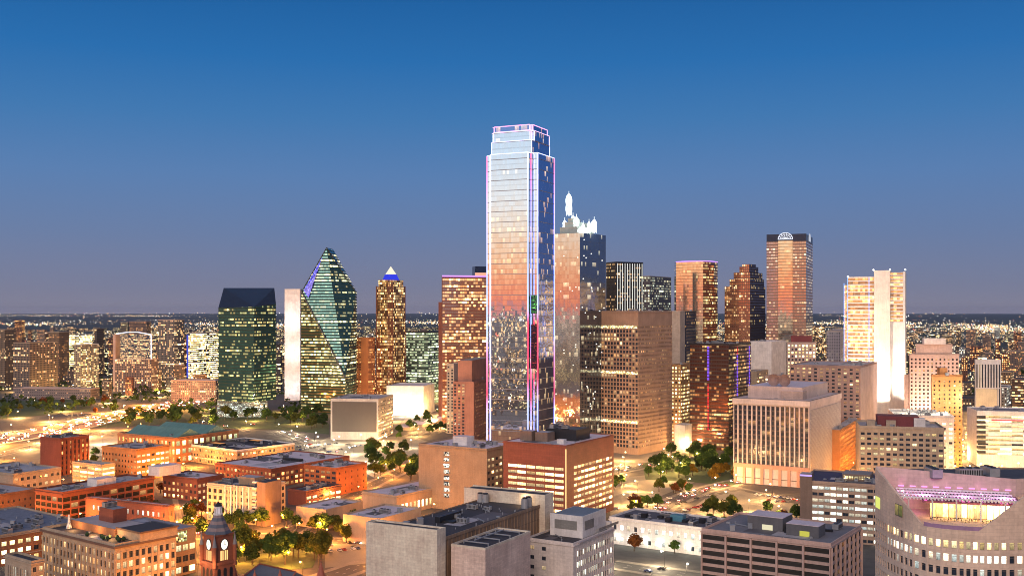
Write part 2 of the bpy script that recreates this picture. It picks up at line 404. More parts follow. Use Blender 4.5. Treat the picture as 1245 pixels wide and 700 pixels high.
def B(name, label, xl, xc, xr, yt, D, front, side, wall, roof=None, a=GRID, z0=0, W=None, Dp=None, cat='building', group=None,
      par=1.0, nu=0, top=None, H=None, band=None, seed=None, trim=None, minpx=3.0):
    """one building: Empty at the base of its near corner; front face left of the corner, side face right of it"""
    cx, W, Dp = foot(xl, xc, xr, D, a, W, Dp)
    W = max(4, min(W, 260)); Dp = max(4, min(Dp, 260))
    Z = H if H else wz(yt, D)
    root = empty(name, (cx, D, z0), -math.radians(a)); tag(root, label, cat, group)
    Zl = Z-z0
    wl = MB(); fc = faces(W, Dp); cells = []; gl = {}
    wl.box(-W+.5, -.5, .5, Dp-.5, 0, Zl-.05)
    for key, st in (('front', front), ('side', side)):
        Fd = fc[key]
        if st is None:
            wl.fbox(Fd[:3], .0, Fd[3], 0, Zl-.06, -.45, 0)
        elif st['k'] == 'p':
            za = st.get('z0', 0); zb = Zl-st.get('top', 1.2)
            if za > 0: wl.fbox(Fd[:3], 0, Fd[3], 0, za, -.45, .05)
            wl.fbox(Fd[:3], 0, Fd[3], zb, Zl-.06, -.45, .06)
            l0, l1 = st.get('l', 0), st.get('r', 0)
            if l0: wl.fbox(Fd[:3], 0, l0, za, zb, -.45, .03)
            if l1: wl.fbox(Fd[:3], Fd[3]-l1, Fd[3], za, zb, -.45, .03)
            P0, e, n, L = Fd; F2 = ((P0[0]+e[0]*l0, P0[1]+e[1]*l0), e, n, L-l0-l1)
            punch(root, cells, wl, F2, za, zb, st)
        else:
            za = st.get('z0', 0); zb = Zl-st.get('top', .3)
            g = MB(); curtain(g, Fd, za, zb, st)
            if za > 0: wl.fbox(Fd[:3], 0, Fd[3], 0, za, -.45, .05)
            wl.fbox(Fd[:3], 0, Fd[3], zb, Zl-.06, -.45, .3)
            g.build(st.get('name', 'window_wall'), [st['m'], st.get('bm', M_frame)], root)
    for key in ('back', 'far'):
        wl.fbox(fc[key][:3], .01, fc[key][3]-.01, 0, Zl-.06, -.45, -.01)
    wl.build('wall', [wall]+([trim] if trim else []), root)
    r = MB(); r.box(-W+.3, -.3, .3, Dp-.3, Zl-.05, Zl)
    r.build('roof', roof or M_roofblue, root)
    if par:
        p = MB(); t = .45
        p.box(-W-.05, .05, -.05, t, Zl-.04, Zl+par); p.box(-W-.05, .05, Dp-t, Dp+.05, Zl-.04, Zl+par)
        p.box(-.0-t, .04, t, Dp-t, Zl-.04, Zl+par-.01); p.box(-W-.04, -W+t, t, Dp-t, Zl-.04, Zl+par-.01)
        p.build('parapet', trim or wall, root)
    if par and D < 1150 and any(q is not None and q['k'] == 'p' for q in (front, side)):
        c = MB(); c.box(-W-.5, .55, -.55, -.07, Zl-.75, Zl-.2); c.box(.07, .55, -.07, Dp+.3, Zl-.75, Zl-.2)
        c.build('cornice', trim or wall, root); zz = 4.6; c = MB()
        if Zl > 14: c.box(-W-.3, .35, -.35, -.07, zz, zz+.5); c.box(.07, .35, -.07, Dp+.3, zz, zz+.5)
        if Zl > 14: c.build('string_course', trim or wall, root)
    finish_cells(root, cells, 100, minpx)
    rq = random.Random(int(abs(xl)*3+D))
    if D < 1300 and W*Dp > 300:
        for k in range(min(16, int(W*Dp/120))): put('roof_vent', rq.choice(VENTS), root, (rq.uniform(-W+2, -2), rq.uniform(2, Dp-2), Zl), rq.uniform(0, 3))
        for k in range(3):
            px0, py0 = rq.uniform(-W+2, -W*.4), rq.uniform(2, Dp*.6); b = MB(); b.box(px0, px0+rq.uniform(.15, .35)*W, py0, py0+rq.uniform(.15, .3)*Dp, Zl, Zl+.03+.012*k); b.build('roof_patch', (M_patchA, M_patchB)[k % 2], root)
    if nu: units(root, -W+2, -2, 2, Dp-2, Zl, nu, seed or int(xl*7+D))
    BASES.append((root, W, Dp, Zl))
    return root, W, Dp, Zl
def block(root, name, x0, x1, y0, y1, z0, z1, m, m2=None):
    b = MB(); b.box(x0, x1, y0, y1, z0, z1); o = b.build(name, m, root)
    if m2:
        q = MB(); q.box(x0+.3, x1-.3, y0+.3, y1-.3, z1, z1+.05); q.build('roof', m2, o)
    return o
# ============================ ground, roads
def ground():
    m, t = newmat('ground_city')
    tc = t.n('ShaderNodeTexCoord'); ob = tc.outputs['Object']
    ln = t.n('ShaderNodeVectorMath', operation='LENGTH'); t.l(ob, ln.inputs[0])
    far = t.n('ShaderNodeMapRange'); t.l(ln.outputs['Value'], far.inputs[0]); far.inputs[1].default_value = 1500; far.inputs[2].default_value = 2600
    sx = t.n('ShaderNodeSeparateXYZ'); t.l(ob, sx.inputs[0]); beh = t.math('LESS_THAN', sx.outputs[1], 330.)
    k = t.noise(ob, .012, 5); k2 = t.noise(ob, .15, 3)
    c1 = t.mixc(k2, (.045, .042, .04), (.14, .125, .11)); c2 = t.mixc(k, (.018, .032, .03), (.06, .065, .06))
    c = t.mixc(t.math('MAXIMUM', far.outputs[0], beh), c1, c2)
    p = t.n('ShaderNodeBsdfPrincipled'); t.l(c, p.inputs['Base Color']); p.inputs['Roughness'].default_value = .85; t.out(p.outputs[0])
    b = MB(); R = 60000
    b.face([(R*math.cos(i*math.pi/24), R*math.sin(i*math.pi/24), 0) for i in range(48)])
    o = b.build('ground', m); tag(o, kind='structure')
ground()
M_asph = solid('asphalt', (.075, .072, .07), .8, vary=.35, scale=.2); M_pave = solid('pavement', (.26, .23, .19), .85, lines=(3, 3, .06))
M_lot = solid('parking_concrete', (.24, .22, .18), .85, vary=.2, scale=.2); M_paint = solid('road_paint', (.75, .72, .66), .6); M_grass = solid('lawn', (.05, .085, .03), .95, vary=.4)
M_hwy = solid('freeway_concrete', (.30, .19, .14), .85, vary=.2)
def strip(pts, w, z, name, mat, off=0, kind='structure', build=True, b=None):
    b = b or MB(); n = len(pts); P_ = [Vector(p) for p in pts]; L = []; R = []
    for i in range(n):
        d = (P_[min(i+1, n-1)]-P_[max(i-1, 0)]).normalized(); nn = Vector((-d.y, d.x)); L.append(P_[i]+nn*(off+w/2)); R.append(P_[i]+nn*(off-w/2))
    for i in range(n-1): b.face([(*R[i], z), (*R[i+1], z), (*L[i+1], z), (*L[i], z)])
    if build: return tag(b.build(name, mat), kind=kind)
def dens(pts, step):
    out = []
    for a, b in zip(pts, pts[1:]):
        a, b = Vector(a), Vector(b); n = max(1, int((b-a).length/step))
        for i in range(n): out.append((a.lerp(b, i/n), (b-a).normalized()))
    return out
PAINT = MB(); KERB = MB()
ZR = [.02]
def road(px, w, name='road', pave=4, dash=True, mat=None):
    ZR[0] += .006; z = ZR[0]; pts = [gp(*p) for p in px]; strip(pts, w, z, name, mat or M_asph)
    if pave:
        for s in (-1, 1):
            P_ = [Vector(p) for p in pts]; n = len(P_)
            for i in range(n-1):
                d = (P_[i+1]-P_[i]); l = d.length; d /= l; nn = Vector((-d.y, d.x)); o0, o1 = s*w/2, s*(w/2+pave)
                a, b_, c, e = P_[i]+nn*o0, P_[i+1]+nn*o0, P_[i]+nn*o1, P_[i+1]+nn*o1
                zz = .15+ZR[0]*.2; KERB.hexa([(*a, 0), (*b_, 0), (*c, 0), (*e, 0), (*a, zz), (*b_, zz), (*c, zz), (*e, zz)])
    if dash:
        for p, d in dens(pts, 9):
            nn = Vector((-d.y, d.x))
            for o in ((-w/6, w/6) if w > 12 else (0,)):
                q = p+nn*o; PAINT.face([(*(q-nn*.12), z+.01), (*(q-nn*.12+d*3), z+.01), (*(q+nn*.12+d*3), z+.01), (*(q+nn*.12), z+.01)])
    return pts
HWY = [(-120, 556), (-40, 541), (60, 524), (130, 508), (200, 493), (262, 483), (340, 476)]
hw = [gp(*p) for p in HWY]; strip(hw, 62, .05, 'freeway', M_hwy)
b = MB()
for off in (-31.5, 0, 31.5):
    P_ = [Vector(p) for p in hw]
    for i in range(len(P_)-1):
        d = (P_[i+1]-P_[i]).normalized(); nn = Vector((-d.y, d.x)); a, c = P_[i]+nn*off, P_[i+1]+nn*off
        b.hexa([(*(a-nn*.4), 0), (*(c-nn*.4), 0), (*(a+nn*.4), 0), (*(c+nn*.4), 0), (*(a-nn*.4), 1.2), (*(c-nn*.4), 1.2), (*(a+nn*.4), 1.2), (*(c+nn*.4), 1.2)])
tag(b.build('freeway_barrier', M_conc), 'low concrete barriers along both edges and the middle of the crowded freeway at the left', 'barrier')
ROADS = {}
ROADS['service'] = road([(-60, 566), (60, 538), (130, 524), (245, 519), (340, 515)], 16, 'service_road', 3)
ROADS['ramp'] = road([(-60, 516), (20, 512), (70, 505), (118, 494)], 10, 'ramp', 0)
ROADS['west'] = road([(160, 522), (200, 556), (222, 590), (236, 640), (225, 705)], 12)
ROADS['plaza'] = road([(190, 648), (262, 652), (345, 652), (440, 660), (520, 672)], 14)
ROADS['lower'] = road([(330, 735), (385, 706), (450, 684), (520, 668)], 14)
ROADS['mid'] = road([(345, 652), (400, 618), (455, 588), (500, 566), (545, 548)], 11)
ROADS['lots'] = road([(345, 524), (395, 545), (440, 565), (470, 580)], 12)
ROADS['east'] = road([(455, 545), (500, 530), (540, 512), (556, 498)], 12)
ROADS['main'] = road([(740, 575), (800, 562), (850, 548), (890, 534)], 16)
ROADS['pink'] = road([(770, 640), (812, 612), (850, 597), (885, 588), (930, 578)], 14)
ROADS['front'] = road([(740, 685), (800, 694), (850, 700), (900, 712)], 14)
ROADS['cross'] = road([(880, 592), (930, 604), (985, 612), (1040, 606), (1110, 592), (1180, 580), (1260, 584)], 16)
ROADS['canyon'] = road([(1176, 585), (1181, 560), (1186, 535), (1190, 515), (1193, 500)], 14)
ROADS['finned'] = road([(1034, 606), (1042, 585), (1048, 565), (1052, 545)], 10)
tag(KERB.build('pavements', M_pave), kind='structure'); tag(PAINT.build('road_markings', M_paint), kind='structure')
def lot(px, name='parking_lot', mat=None, stalls=None):
    ZR[0] += .006; b = MB(); b.face([(*gp(*p), ZR[0]) for p in px]); tag(b.build(name, mat or M_lot), kind='structure')
    if stalls:
        q = MB(); (x0, y0), (x1, y1) = gp(*stalls[0]), gp(*stalls[1]); d = Vector((x1-x0, y1-y0)); L = d.length; d /= L; nn = Vector((-d.y, d.x))
        for r in range(stalls[2]):
            for k in range(int(L/2.8)):
                a = Vector((x0, y0))+d*k*2.8+nn*r*17; q.face([(*a, ZR[0]+.02), (*(a+d*.12), ZR[0]+.02), (*(a+d*.12+nn*5), ZR[0]+.02), (*(a+nn*5), ZR[0]+.02)])
        tag(q.build('stall_markings', M_paint), kind='structure')
lot([(742, 640), (742, 582), (835, 572), (850, 584), (800, 604)], stalls=((746, 622), (800, 600), 3))
lot([(820, 634), (858, 605), (900, 596), (985, 618), (960, 640)], stalls=((836, 622), (890, 606), 3))
lot([(345, 556), (400, 531), (500, 530), (530, 540), (460, 575), (430, 575)], stalls=((400, 550), (450, 540), 4))
lot([(395, 690), (395, 662), (440, 660), (500, 668), (470, 682)], stalls=((400, 672), (440, 668), 2))
lot([(484, 520), (500, 498), (545, 500), (552, 524)], mat=solid('plaza_paving', (.2, .17, .15), .85))
lot([(735, 575), (730, 548), (800, 538), (838, 545), (800, 560)], 'plaza', M_pave)
lot([(785, 583), (780, 562), (850, 548), (893, 560), (893, 590), (830, 585)], 'park_lawn', M_grass)
lot([(262, 700), (262, 656), (345, 656), (392, 662), (380, 690)], 'park_lawn', M_grass)
lot([(60, 560), (60, 536), (240, 523), (240, 545), (140, 552)], 'yard', M_lot)
lot([(1020, 640), (1020, 600), (1260, 590), (1260, 640)], 'plaza', M_lot)

lot([(120, 520), (120, 503), (262, 497), (262, 512)], 'lawn', M_grass); lot([(262, 520), (262, 498), (345, 500), (400, 515), (400, 528), (340, 522)], 'lawn', M_grass); lot([(-40, 512), (-40, 490), (110, 484), (110, 500)], 'lawn', M_grass)
# ------------------------------------------------------------------ wall colours
red = solid('red_brick', (.24, .07, .04), .85, lines=(.9, .3, .03)); dred = solid('dark_red_brick', (.20, .07, .05), .85, lines=(.9, .3, .03))
orb = solid('orange_brick', (.34, .15, .07), .85, lines=(.9, .3, .03)); tanb = solid('tan_brick', (.42, .29, .18), .85, lines=(.9, .3, .03))
tan = solid('tan_stone', (.42, .33, .24), .8, lines=(2.4, 1.2, .05)); beige = solid('beige_stone', (.48, .40, .32), .8, lines=(2.4, 1.2, .05))
brown = solid('brown_precast', (.30, .20, .13), .85, lines=(3.5, 14, .12), line_dark=.6, vary=.4)
whites = solid('white_stone', (.76, .68, .62), .75, lines=(2.2, 1.1, .05), line_dark=.82); whitep = solid('white_render', (.74, .71, .68), .8, lines=(5, 3.6, .07), line_dark=.8)
pink = solid('pink_stone', (.50, .36, .30), .8, lines=(2.4, 1.2, .05)); grey = solid('grey_concrete', (.27, .26, .27), .85)
brownc = solid('brown_concrete', (.21, .145, .11), .85); maroon = solid('maroon_roof', (.16, .03, .035), .7)
dglass = solid('dark_curtain_metal', (.035, .035, .045), .35, .6); silver = solid('silver_mullion', (.62, .60, .62), .4, .3)
redpan = solid('red_brown_panels', (.27, .075, .045), .6, lines=(6, 1.6, .06))
# window materials
wA = winmat('win_dim', .22, WARM, 2.2); wB = winmat('win_half', .5, WARM, 2.8); wC = winmat('win_bright', .8, YEL, 3.4)
wO = winmat('win_orange', .55, ORG, 3.0); wW = winmat('win_white', .7, WHT, 2.4); wD = winmat('win_dark', .06, WARM, 1.6)
wG = winmat('garage_deck_light', 1.0, WARM, .45, block=3); wGb = winmat('garage_bright_deck', .95, YEL, 2.0, block=3); wF = winmat('win_full', 1.2, YEL, 2.4)
def P(wm, bay=4, fl=3.8, ww=.5, wh=.55, **k): return dict(k='p', wm=wm, bay=bay, fl=fl, ww=ww, wh=wh, **k)
def C(m, bay=3, fl=3.8, **k): return dict(k='c', m=m, bay=bay, fl=fl, **k)

# ============================ near, centre bottom: white stone block with the dark roof
def courthouse():
    a = 29; root, W, Dp, Z = B('stone_block', 'long white stone block with a dark flat roof and blank ribbed brown side wall',
        448, 531, 664, 658, 430, None, None, brown, M_roofdark, a=a, par=.5, cat='office building', nu=4)
    wl = solid('white_brick_panels', (.88, .66, .52), .8, vary=.42, lines=(2.2, 1.1, .05), line_dark=.80)
    b = MB(); b.box(-W-.6, .7, -.9, 5.5, 0, Z+4.2); b.box(-W+.2, 0, -.2, 4.8, Z+4.2, Z+4.25, 1); o = b.build('end_block', [wl, M_roofdark], root)
    q = MB()
    for y0, y1, x0, x1 in ((-.9, -.3, -W-.6, .7), (4.9, 5.5, -W-.6, .7), (-.3, 4.9, .1, .7), (-.3, 4.9, -W-.6, -W)): q.box(x0+.01, x1-.01, y0+.01, y1-.01, Z+4.2, Z+4.9)
    q.build('parapet', wl, o)
    b = MB(); b.box(-W-8, 3, Dp-7, Dp+2, 0, Z+5); o = b.build('end_block', wl, root)
    q = MB(); q.box(-W-7.5, 2.5, Dp-6.5, Dp+1.5, Z+5, Z+5.05); q.build('roof', M_roofdark, o)
    q = MB(); q.box(-W-8.05, 3.05, Dp-7.05, Dp-6.5, Z+4.9, Z+5.6); q.box(2.5, 3.05, Dp-6.5, Dp+2.05, Z+4.9, Z+5.6); q.box(-W-8.05, 2.5, Dp+1.5, Dp+2.05, Z+4.9, Z+5.6); q.build('parapet', wl, o)
    b = MB()
    for k in range(26): b.box(.02, .32, 8+k*(Dp-18)/25, 8.35+k*(Dp-18)/25, 0, Z-.4)
    b.box(0, .5, 5.6, Dp-7.1, Z-.4, Z+.9); b.build('wall_ribs', brown, root)
    # plant on the roof
    b = MB(); b.box(-W+12, -W+14.5, 32, 50, Z, Z+2.6); b.box(-W+14.5, -W+20, 34, 38, Z, Z+.8); b.build('duct_housing', M_dark, root)
    for x in (-W+6, -W+3): b = MB(); b.cyl(x, Dp-10, Z, Z+4, 1.6, n=14); b.cyl(x, Dp-10, Z+4, Z+4.5, 1.2, n=14, m=1); b.build('water_tank', [M_unit, M_dark], root)
    for y in (Dp-10.5, Dp-14): b = MB(); b.cyl(-4, y, Z, Z+4.4, 1.7, n=14); b.cyl(-4, y, Z+4.4, Z+5, 1.2, n=14, m=1); b.build('water_tank', [M_unit, M_dark], root)
    b = MB(); r = random.Random(5)
    for k in range(22):
        x, y = r.uniform(-W+3, -3), r.uniform(10, Dp-16); b.cyl(x, y, Z, Z+r.uniform(.5, 1.3), .22, n=6)
    b.build('vent_pipes', M_unit, root)['kind'] = 'stuff'
    ld = bpy.data.lights.new('roof_light', 'POINT'); ld.energy = 900; ld.color = (1, .62, .3); ld.shadow_soft_size = .4
    l = put('roof_light', ld, root, (-7, Dp-8.5, Z+3.2))
    # lower wing
    b = MB(); zw = wz(687, 400); b.box(3, 19, 6, 44, 0, zw); o = b.build('wing', solid('pink_stone_panels', (.80, .56, .47), .8, vary=.42, lines=(3, .8, .05), line_dark=.82), root)
    q = MB(); q.box(3.5, 18.5, 6.5, 43.5, zw, zw+.05); q.build('roof', M_roofdark, o)
    q = MB(); q.box(2.95, 19.05, 5.95, 6.45, zw-.05, zw+.8); q.box(2.95, 19.05, 43.55, 44.05, zw-.05, zw+.8); q.box(18.55, 19.06, 6.45, 43.55, zw-.05, zw+.79); q.box(2.94, 3.45, 6.45, 43.55, zw-.05, zw+.79); q.build('parapet', wl, o)
    q = MB()
    for y in (12, 21, 30, 38): q.box(5, 17, y, y+.5, zw+.9, zw+1.3); q.box(5, 5.4, y+.1, y+.4, zw+.05, zw+.9); q.box(16.5, 16.9, y+.1, y+.4, zw+.05, zw+.9)
    q.box(9, 9.5, 14, 38, zw+1.31, zw+1.6); q.build('pipe_rack', M_unit, o)
courthouse()

# white office wing with penthouse to its right
def whiteoffice():
    st = P(winmat('win_office_white', .62, ((1, .95, .75), (.85, 1, .85)), 1.5), 1.9, 4.6, .8, .52, po=.12, l=3, top=2.4)
    root, W, Dp, Z = B('white_office', 'white stone office with a louvred penthouse, right of the long dark roofed block',
        640, 697, 746, 662, 478, P(wD, 5, 4.6, .35, .4, r=12, po=.02), st, whites, M_roofdark, a=31, cat='office building', par=.8)
    zt = wz(622, 505)
    lv = solid('louvre_panel', (.33, .32, .29), .6, lines=(50, .35, .1), line_dark=.45)
    cx = -2.5
    b = MB(); b.box(cx-17, cx, 14, 38, Z, zt); p = b.build('penthouse', whitep, root)
    q = MB(); q.box(cx-16.5, cx-.5, 14.5, 37.5, zt, zt+.06); q.build('roof', solid('blue_roof', (.16, .20, .24), .6), p)
    q = MB(); q.box(cx-17.05, cx+.05, 13.95, 14.4, zt-.05, zt+.5); q.box(cx-.4, cx+.05, 14.4, 38.05, zt-.05, zt+.5); q.build('parapet', whitep, p)
    q = MB(); q.box(cx-14.5, cx-3, 13.8, 13.98, Z+3.5, zt-2); q.build('louvre', lv, p)
    q = MB(); q.box(cx+.02, cx+.2, 16, 25, Z+3.5, zt-2); q.build('louvre', lv, p)
    b = MB(); b.box(-10, -.8, 41, Dp-2, Z, Z+3.6); b.box(-.79, -.6, 48, Dp-14, Z+1.4, Z+2.6, 1); b.build('stair_house', [whitep, lv], root)
    b = MB(); b.box(-1.2, 1.2, 4, Dp-1, Z+.02, Z+.4); b.build('roof_edge', M_roofblue, root)
whiteoffice()

# brown precast garage, right of centre
def garage():
    ws = dict(bay=13.4, fl=3.55, ww=.93, wh=.62, po=.9, so=.15, top=.9, off=.5, mull=0)
    root, W, Dp, Z = B('parking_garage', 'brown parking garage with projecting columns and two grey stair houses on its roof',
        853, 1010, 1047, 663, 470, P(winmat('deck_dark', .04, WARM, .5, glass=(.05, .045, .04), rough=.8, gspec=.1), **ws), P(winmat('deck_dark2', .05, ORG, .5, glass=(.05, .045, .04), rough=.8, gspec=.1), **{**ws, 'bay': 7.5}),
        solid('garage_concrete', (.58, .40, .33), .85), solid('deck_blue', (.20, .19, .20), .75, vary=.25), a=33, cat='garage', par=1.1, minpx=3)
    dk = solid('stair_house_grey', (.12, .12, .13), .8)
    def hut(x, y, w, d, h, c, lit):
        b = MB(); b.box(x, x+w, y, y+d, Z, Z+h); p = b.build('stair_house', dk, root)
        q = MB(); q.box(x-.1, x+w+.1, y-.1, y+d+.1, Z+h, Z+h+.25); q.build('roof', M_rooflil, p)
        q = MB(); q.box(x+w*.42, x+w*.72, y-.12, y-.02, Z+.2, Z+2.6); q.build('door', emis(*lit), p)
    hut(-W+16, 17, 17, 14, 6.2, 0, ('lit_door_pale', (1, .9, .6), .85)); hut(-24, 12, 15, 10, 5.2, 0, ('lit_door_green', (.75, .7, .12), .8))
    b = MB(); b.box(-W+34, -W+39, 20, 23, Z, Z+4); b.box(-W+34, -W+36, 16, 18, Z, Z+2); b.build('rooftop_unit', M_dark, root)
    b = MB(); b.box(-W+39, -8, 29, 31, Z, Z+1.1); b.build('ramp_wall', M_dark, root)
    units(root, -W+3, -4, 32, Dp-4, Z, 4, 3)
garage()

# long low white building with round-headed lights in front
r_, W_, D_, Z_ = B('civic_building', 'long low white building with lanterns and narrow windows, left of the brown parking garage', 741, 868, 935, 645, 612,
  P(winmat('win_civic', .95, WHT, 2.2), 4.6, 7.0, .42, .42, l=1.5, r=1.5, top=1.5), None, whitep, solid('navy_roof', (.09, .09, .11), .7), a=34, cat='civic building', par=1.2, Dp=34, nu=7)
for k in range(8):
    b = MB(); b.box(-W_+6+k*9, -W_+9+k*9, 8+(k % 3)*4, 12+(k % 3)*4, Z_, Z_+1.6+(k % 2)); b.build('duct_housing', M_dark, r_)
block(r_, 'roof_store', -34, -26, 14, 19, Z_, Z_+3.5, solid('teal_panel', (.07, .22, .30), .6))

# dark tan banded block between garage and curved hotel
r_, W_, D_, Z_ = B('banded_office', 'low dark office with rows of white windows and a lilac lit corner tower', 975, 1085, 1110, 592, 640,
  P(winmat('win_banded', .6, WHT, 1.9), 3.6, 3.9, .85, .5, po=.05, so=.25, l=6), None, solid('banded_tan', (.38, .27, .20), .8), solid('plum_roof', (.05, .045, .09), .7), a=24, cat='office building', Dp=50, nu=4)
block(r_, 'corner_tower', -W_-1, -W_+6, -1, 7, 0, Z_+5, brownc, M_roofblue)
b = MB(); b.box(-W_-1.1, -W_+6.1, -1.15, -1.02, Z_+3.6, Z_+4.6); b.build('light_strip', emis('lilac_led', (.55, .40, 1), 1.3), r_)
block(r_, 'penthouse', -W_+22, -14, 16, 34, Z_, Z_+4, brownc, M_rooftan)
q = MB(); q.box(-W_+22.5, -14.5, 15.8, 15.95, Z_+1, Z_+3); q.build('window_band', facade('pent_lights', (.2, .15, .1), .5, .9, .8, YEL, 1.6), r_)

# red office with glowing window bands
r_, W_, D_, Z_ = B('red_office', 'red brown office block with glowing amber window bands and big roof plant', 612, 688, 746, 542, 697,
  P(winmat('win_amber', 1.15, ((1, .55, .18), (1, .80, .42)), 2.0), 7.2, 4.0, .93, .52, l=3.5, r=1.5, top=13.5, z0=4, mull=3, so=.1), P(winmat('win_amber2', 1.1, ((1, .50, .16), (1, .76, .40)), 1.9), 5.4, 4.0, .90, .50, l=11, r=1.5, top=13.5, z0=4, mull=2, so=.1),
  redpan, M_rooflil, a=31, cat='office building', par=.5, nu=0)
b = MB(); b.box(-.35, .25, -.3, .35, 4, Z_-2); b.build('corner_light_strip', emis('corner_amber', (1, .6, .25), 1.4), r_)
block(r_, 'plant_house', -W_+6, -W_+15, 12, 20, Z_, Z_+6.5, brownc, M_unit); block(r_, 'plant_house', -W_+16.5, -W_+26, 14, 24, Z_, Z_+6, brownc, M_unit)
block(r_, 'plant_house', -W_+18, -6, 26, 46, Z_, Z_+7.5, M_dark, M_dark); units(r_, -W_+8, -4, 24, 50, Z_+7.6, 3, 8)
block(r_, 'roof_hut', -11, -6, 8, 12, Z_, Z_+3, whitep)
# beige blank-walled block behind it
r_, W_, D_, Z_ = B('beige_block', 'plain tan block with one column of windows, beside the red brown office', 509, 592, 614, 547, 742,
  None, P(winmat('win_beige', .6, WARM, 1.8), 5.2, 4.2, .6, .45, z0=4, top=5), tanb, M_rooflil, a=31, cat='office building', nu=3, Dp=42)
cells = []; b = MB()
for j in range(8): b.box(-W_+22, -W_+26.5, -.25, -.02, Z_-6-j*4.2, Z_-3.4-j*4.2)
b.build('stair_windows', facade('stair_lights', (.2, .2, .2), 1.1, 1.1, .6, WHT, 1.5), r_)
block(r_, 'penthouse', -W_+20, -W_+32, 14, 24, Z_, Z_+6, whitep, M_rooflil)

# low college halls
lowtan = solid('low_hall_stone', (.46, .33, .22), .8)
B('low_hall', 'low windowless tan hall with a flat lilac roof, left of the two college halls', 360, 396, 441, 621, 690, None, None, lowtan, M_rooflil, a=31, z0=0, cat='hall', nu=1)
r_, W_, D_, Z_ = B('low_hall', 'low tan hall with a broad lilac roof, right of the two college halls', 417, 462, 512, 632, 640, None, None, lowtan, M_rooflil, a=31, cat='hall', nu=2)
r_, W_, D_, Z_ = B('college_wing', 'long low college wing with a lilac roof and a bright yellow lit arcade', 440, 482, 562, 604, 735, None, P(winmat('arcade', .95, YEL, 2.2), 4.2, 8, .5, .6, z0=1, top=4), lowtan, M_rooflil, a=35, cat='hall', nu=2)
b = MB()
for r0, r1, z0, z1 in ((7.5, 7.5, 0, 12), (8, 8, 12.01, 13)): b.cyl(0, 0, z0, z1, r0, r1, 20, 0 if z1 < 13 else 1)
x, y = gp(477, 622, 13); x, y = wx(566, 655), 655
rt = empty('round_pavilion', (x, y, 0)); tag(rt, 'round brick pavilion with a disc roof and yellow lit openings, before the plain tan block', 'pavilion')
b.build('wall', [orb, M_rooflil], rt)
b = MB()
for k in range(14):
    t = 2*math.pi*k/14; b.tube((7.6*math.cos(t), 7.6*math.sin(t), 4), (7.6*math.cos(t), 7.6*math.sin(t), 10.5), .55, n=6)
b.build('window_lights', emis('pav_amber', (1, .55, .15), 1.6), rt)

# ============================ left bottom: west end brick quarter
r_, W_, D_, Z_ = B('ornate_hotel', 'ornate tan and brick hotel with orange glowing roof terraces at the bottom left', 52, 140, 196, 664, 520,
  P(wB, 3.3, 4.3, .56, .66, po=.4, so=.1, top=2.8, z0=.5), P(winmat('win_hotel_side', .5, WARM, 2.6), 3.5, 4.3, .64, .66, po=.4, so=.1, top=2.8, z0=.5), solid('ornate_tan', (.50, .36, .23), .8, lines=(1.2, .6, .04)), M_roofdark, a=38, cat='hotel', par=1.4, trim=tan, Dp=34)
b = MB(); b.box(-W_-1.1, 1.1, -1.1, -.6, Z_-.9, Z_+.1); b.box(.6, 1.1, -.6, D_+.5, Z_-.9, Z_+.1); b.build('eaves', solid('brown_eaves', (.16, .09, .06), .7), r_)
o = block(r_, 'rear_wing', -19, .9, 13, D_+.4, Z_+.12, Z_+4.6, solid('ornate_tan', (0, 0, 0)), M_roofdark)
b = MB(); b.box(-19.6, 1.7, 12.3, 12.9, Z_+4.3, Z_+5.1); b.box(1.0, 1.7, 12.9, D_+.9, Z_+4.3, Z_+5.1); b.build('eaves', solid('brown_eaves', (0, 0, 0)), r_)
block(r_, 'terrace_house', -W_+6, -19.7, 12, 30, Z_, Z_+4, orb, M_roofblue)
block(r_, 'plant_house', -W_+20, -W_+33, 20, 28, Z_+4.1, Z_+11, red, M_unit); units(r_, -W_+19, -W_+34, 19, 29, Z_+11.1, 2, 4)
for x, y in ((-W_+15, 8), (-W_/2, 8), (-16, 8), (-5, 20)):
    ld = bpy.data.lights.new('terrace_light', 'POINT'); ld.energy = 2600; ld.color = (1, .5, .18); ld.shadow_soft_size = .3; put('terrace_light', ld, r_, (x, y, Z_+2.6))
b = MB(); rr = random.Random(2)
for k in range(9): x, y = -10+rr.uniform(-24, 3), 4+rr.uniform(0, 6); b.sphere((x, y, Z_+1.2), 1.1, 7, 5)
b.build('terrace_planting', solid('planter_green', (.03, .06, .02), .9), r_)
b = MB(); b.cyl(-W_+8, 10, Z_, Z_+2.5, 1.6, .9, 10); b.cyl(-W_+8, 10, Z_+2.5, Z_+7, .7, .5, 10); b.build('chimney', whitep, r_)
r_, W_, D_, Z_ = B('terrace_wing', 'low tan wing with a glass walled terrace of plants, left of the clock tower', 135, 196, 238, 648, 560,
  P(wB, 4, 4.2, .6, .5), P(wC, 4.6, 5.0, .8, .55, top=7), tanb, solid('slate_blue_roof', (.30, .28, .31), .6), a=36, cat='hotel', par=.4)
b = MB(); b.box(.1, .35, 3, D_-6, Z_-6.4, Z_-1); b.build('terrace_glass', facade('terrace_glass', (.2, .2, .2), .8, 1.1, .7, GRN, 1.0, block=2), r_)
B('corner_block', 'small pale block with slit windows at the bottom left corner of the frame', 6, 38, 54, 684, 500,
  P(winmat('win_slit', .5, WHT, 1.6), 2.4, 11, .35, .5, l=2, r=2), P(wB, 4, 4, .5, .5), tan, M_roofdark, a=38, cat='office building')
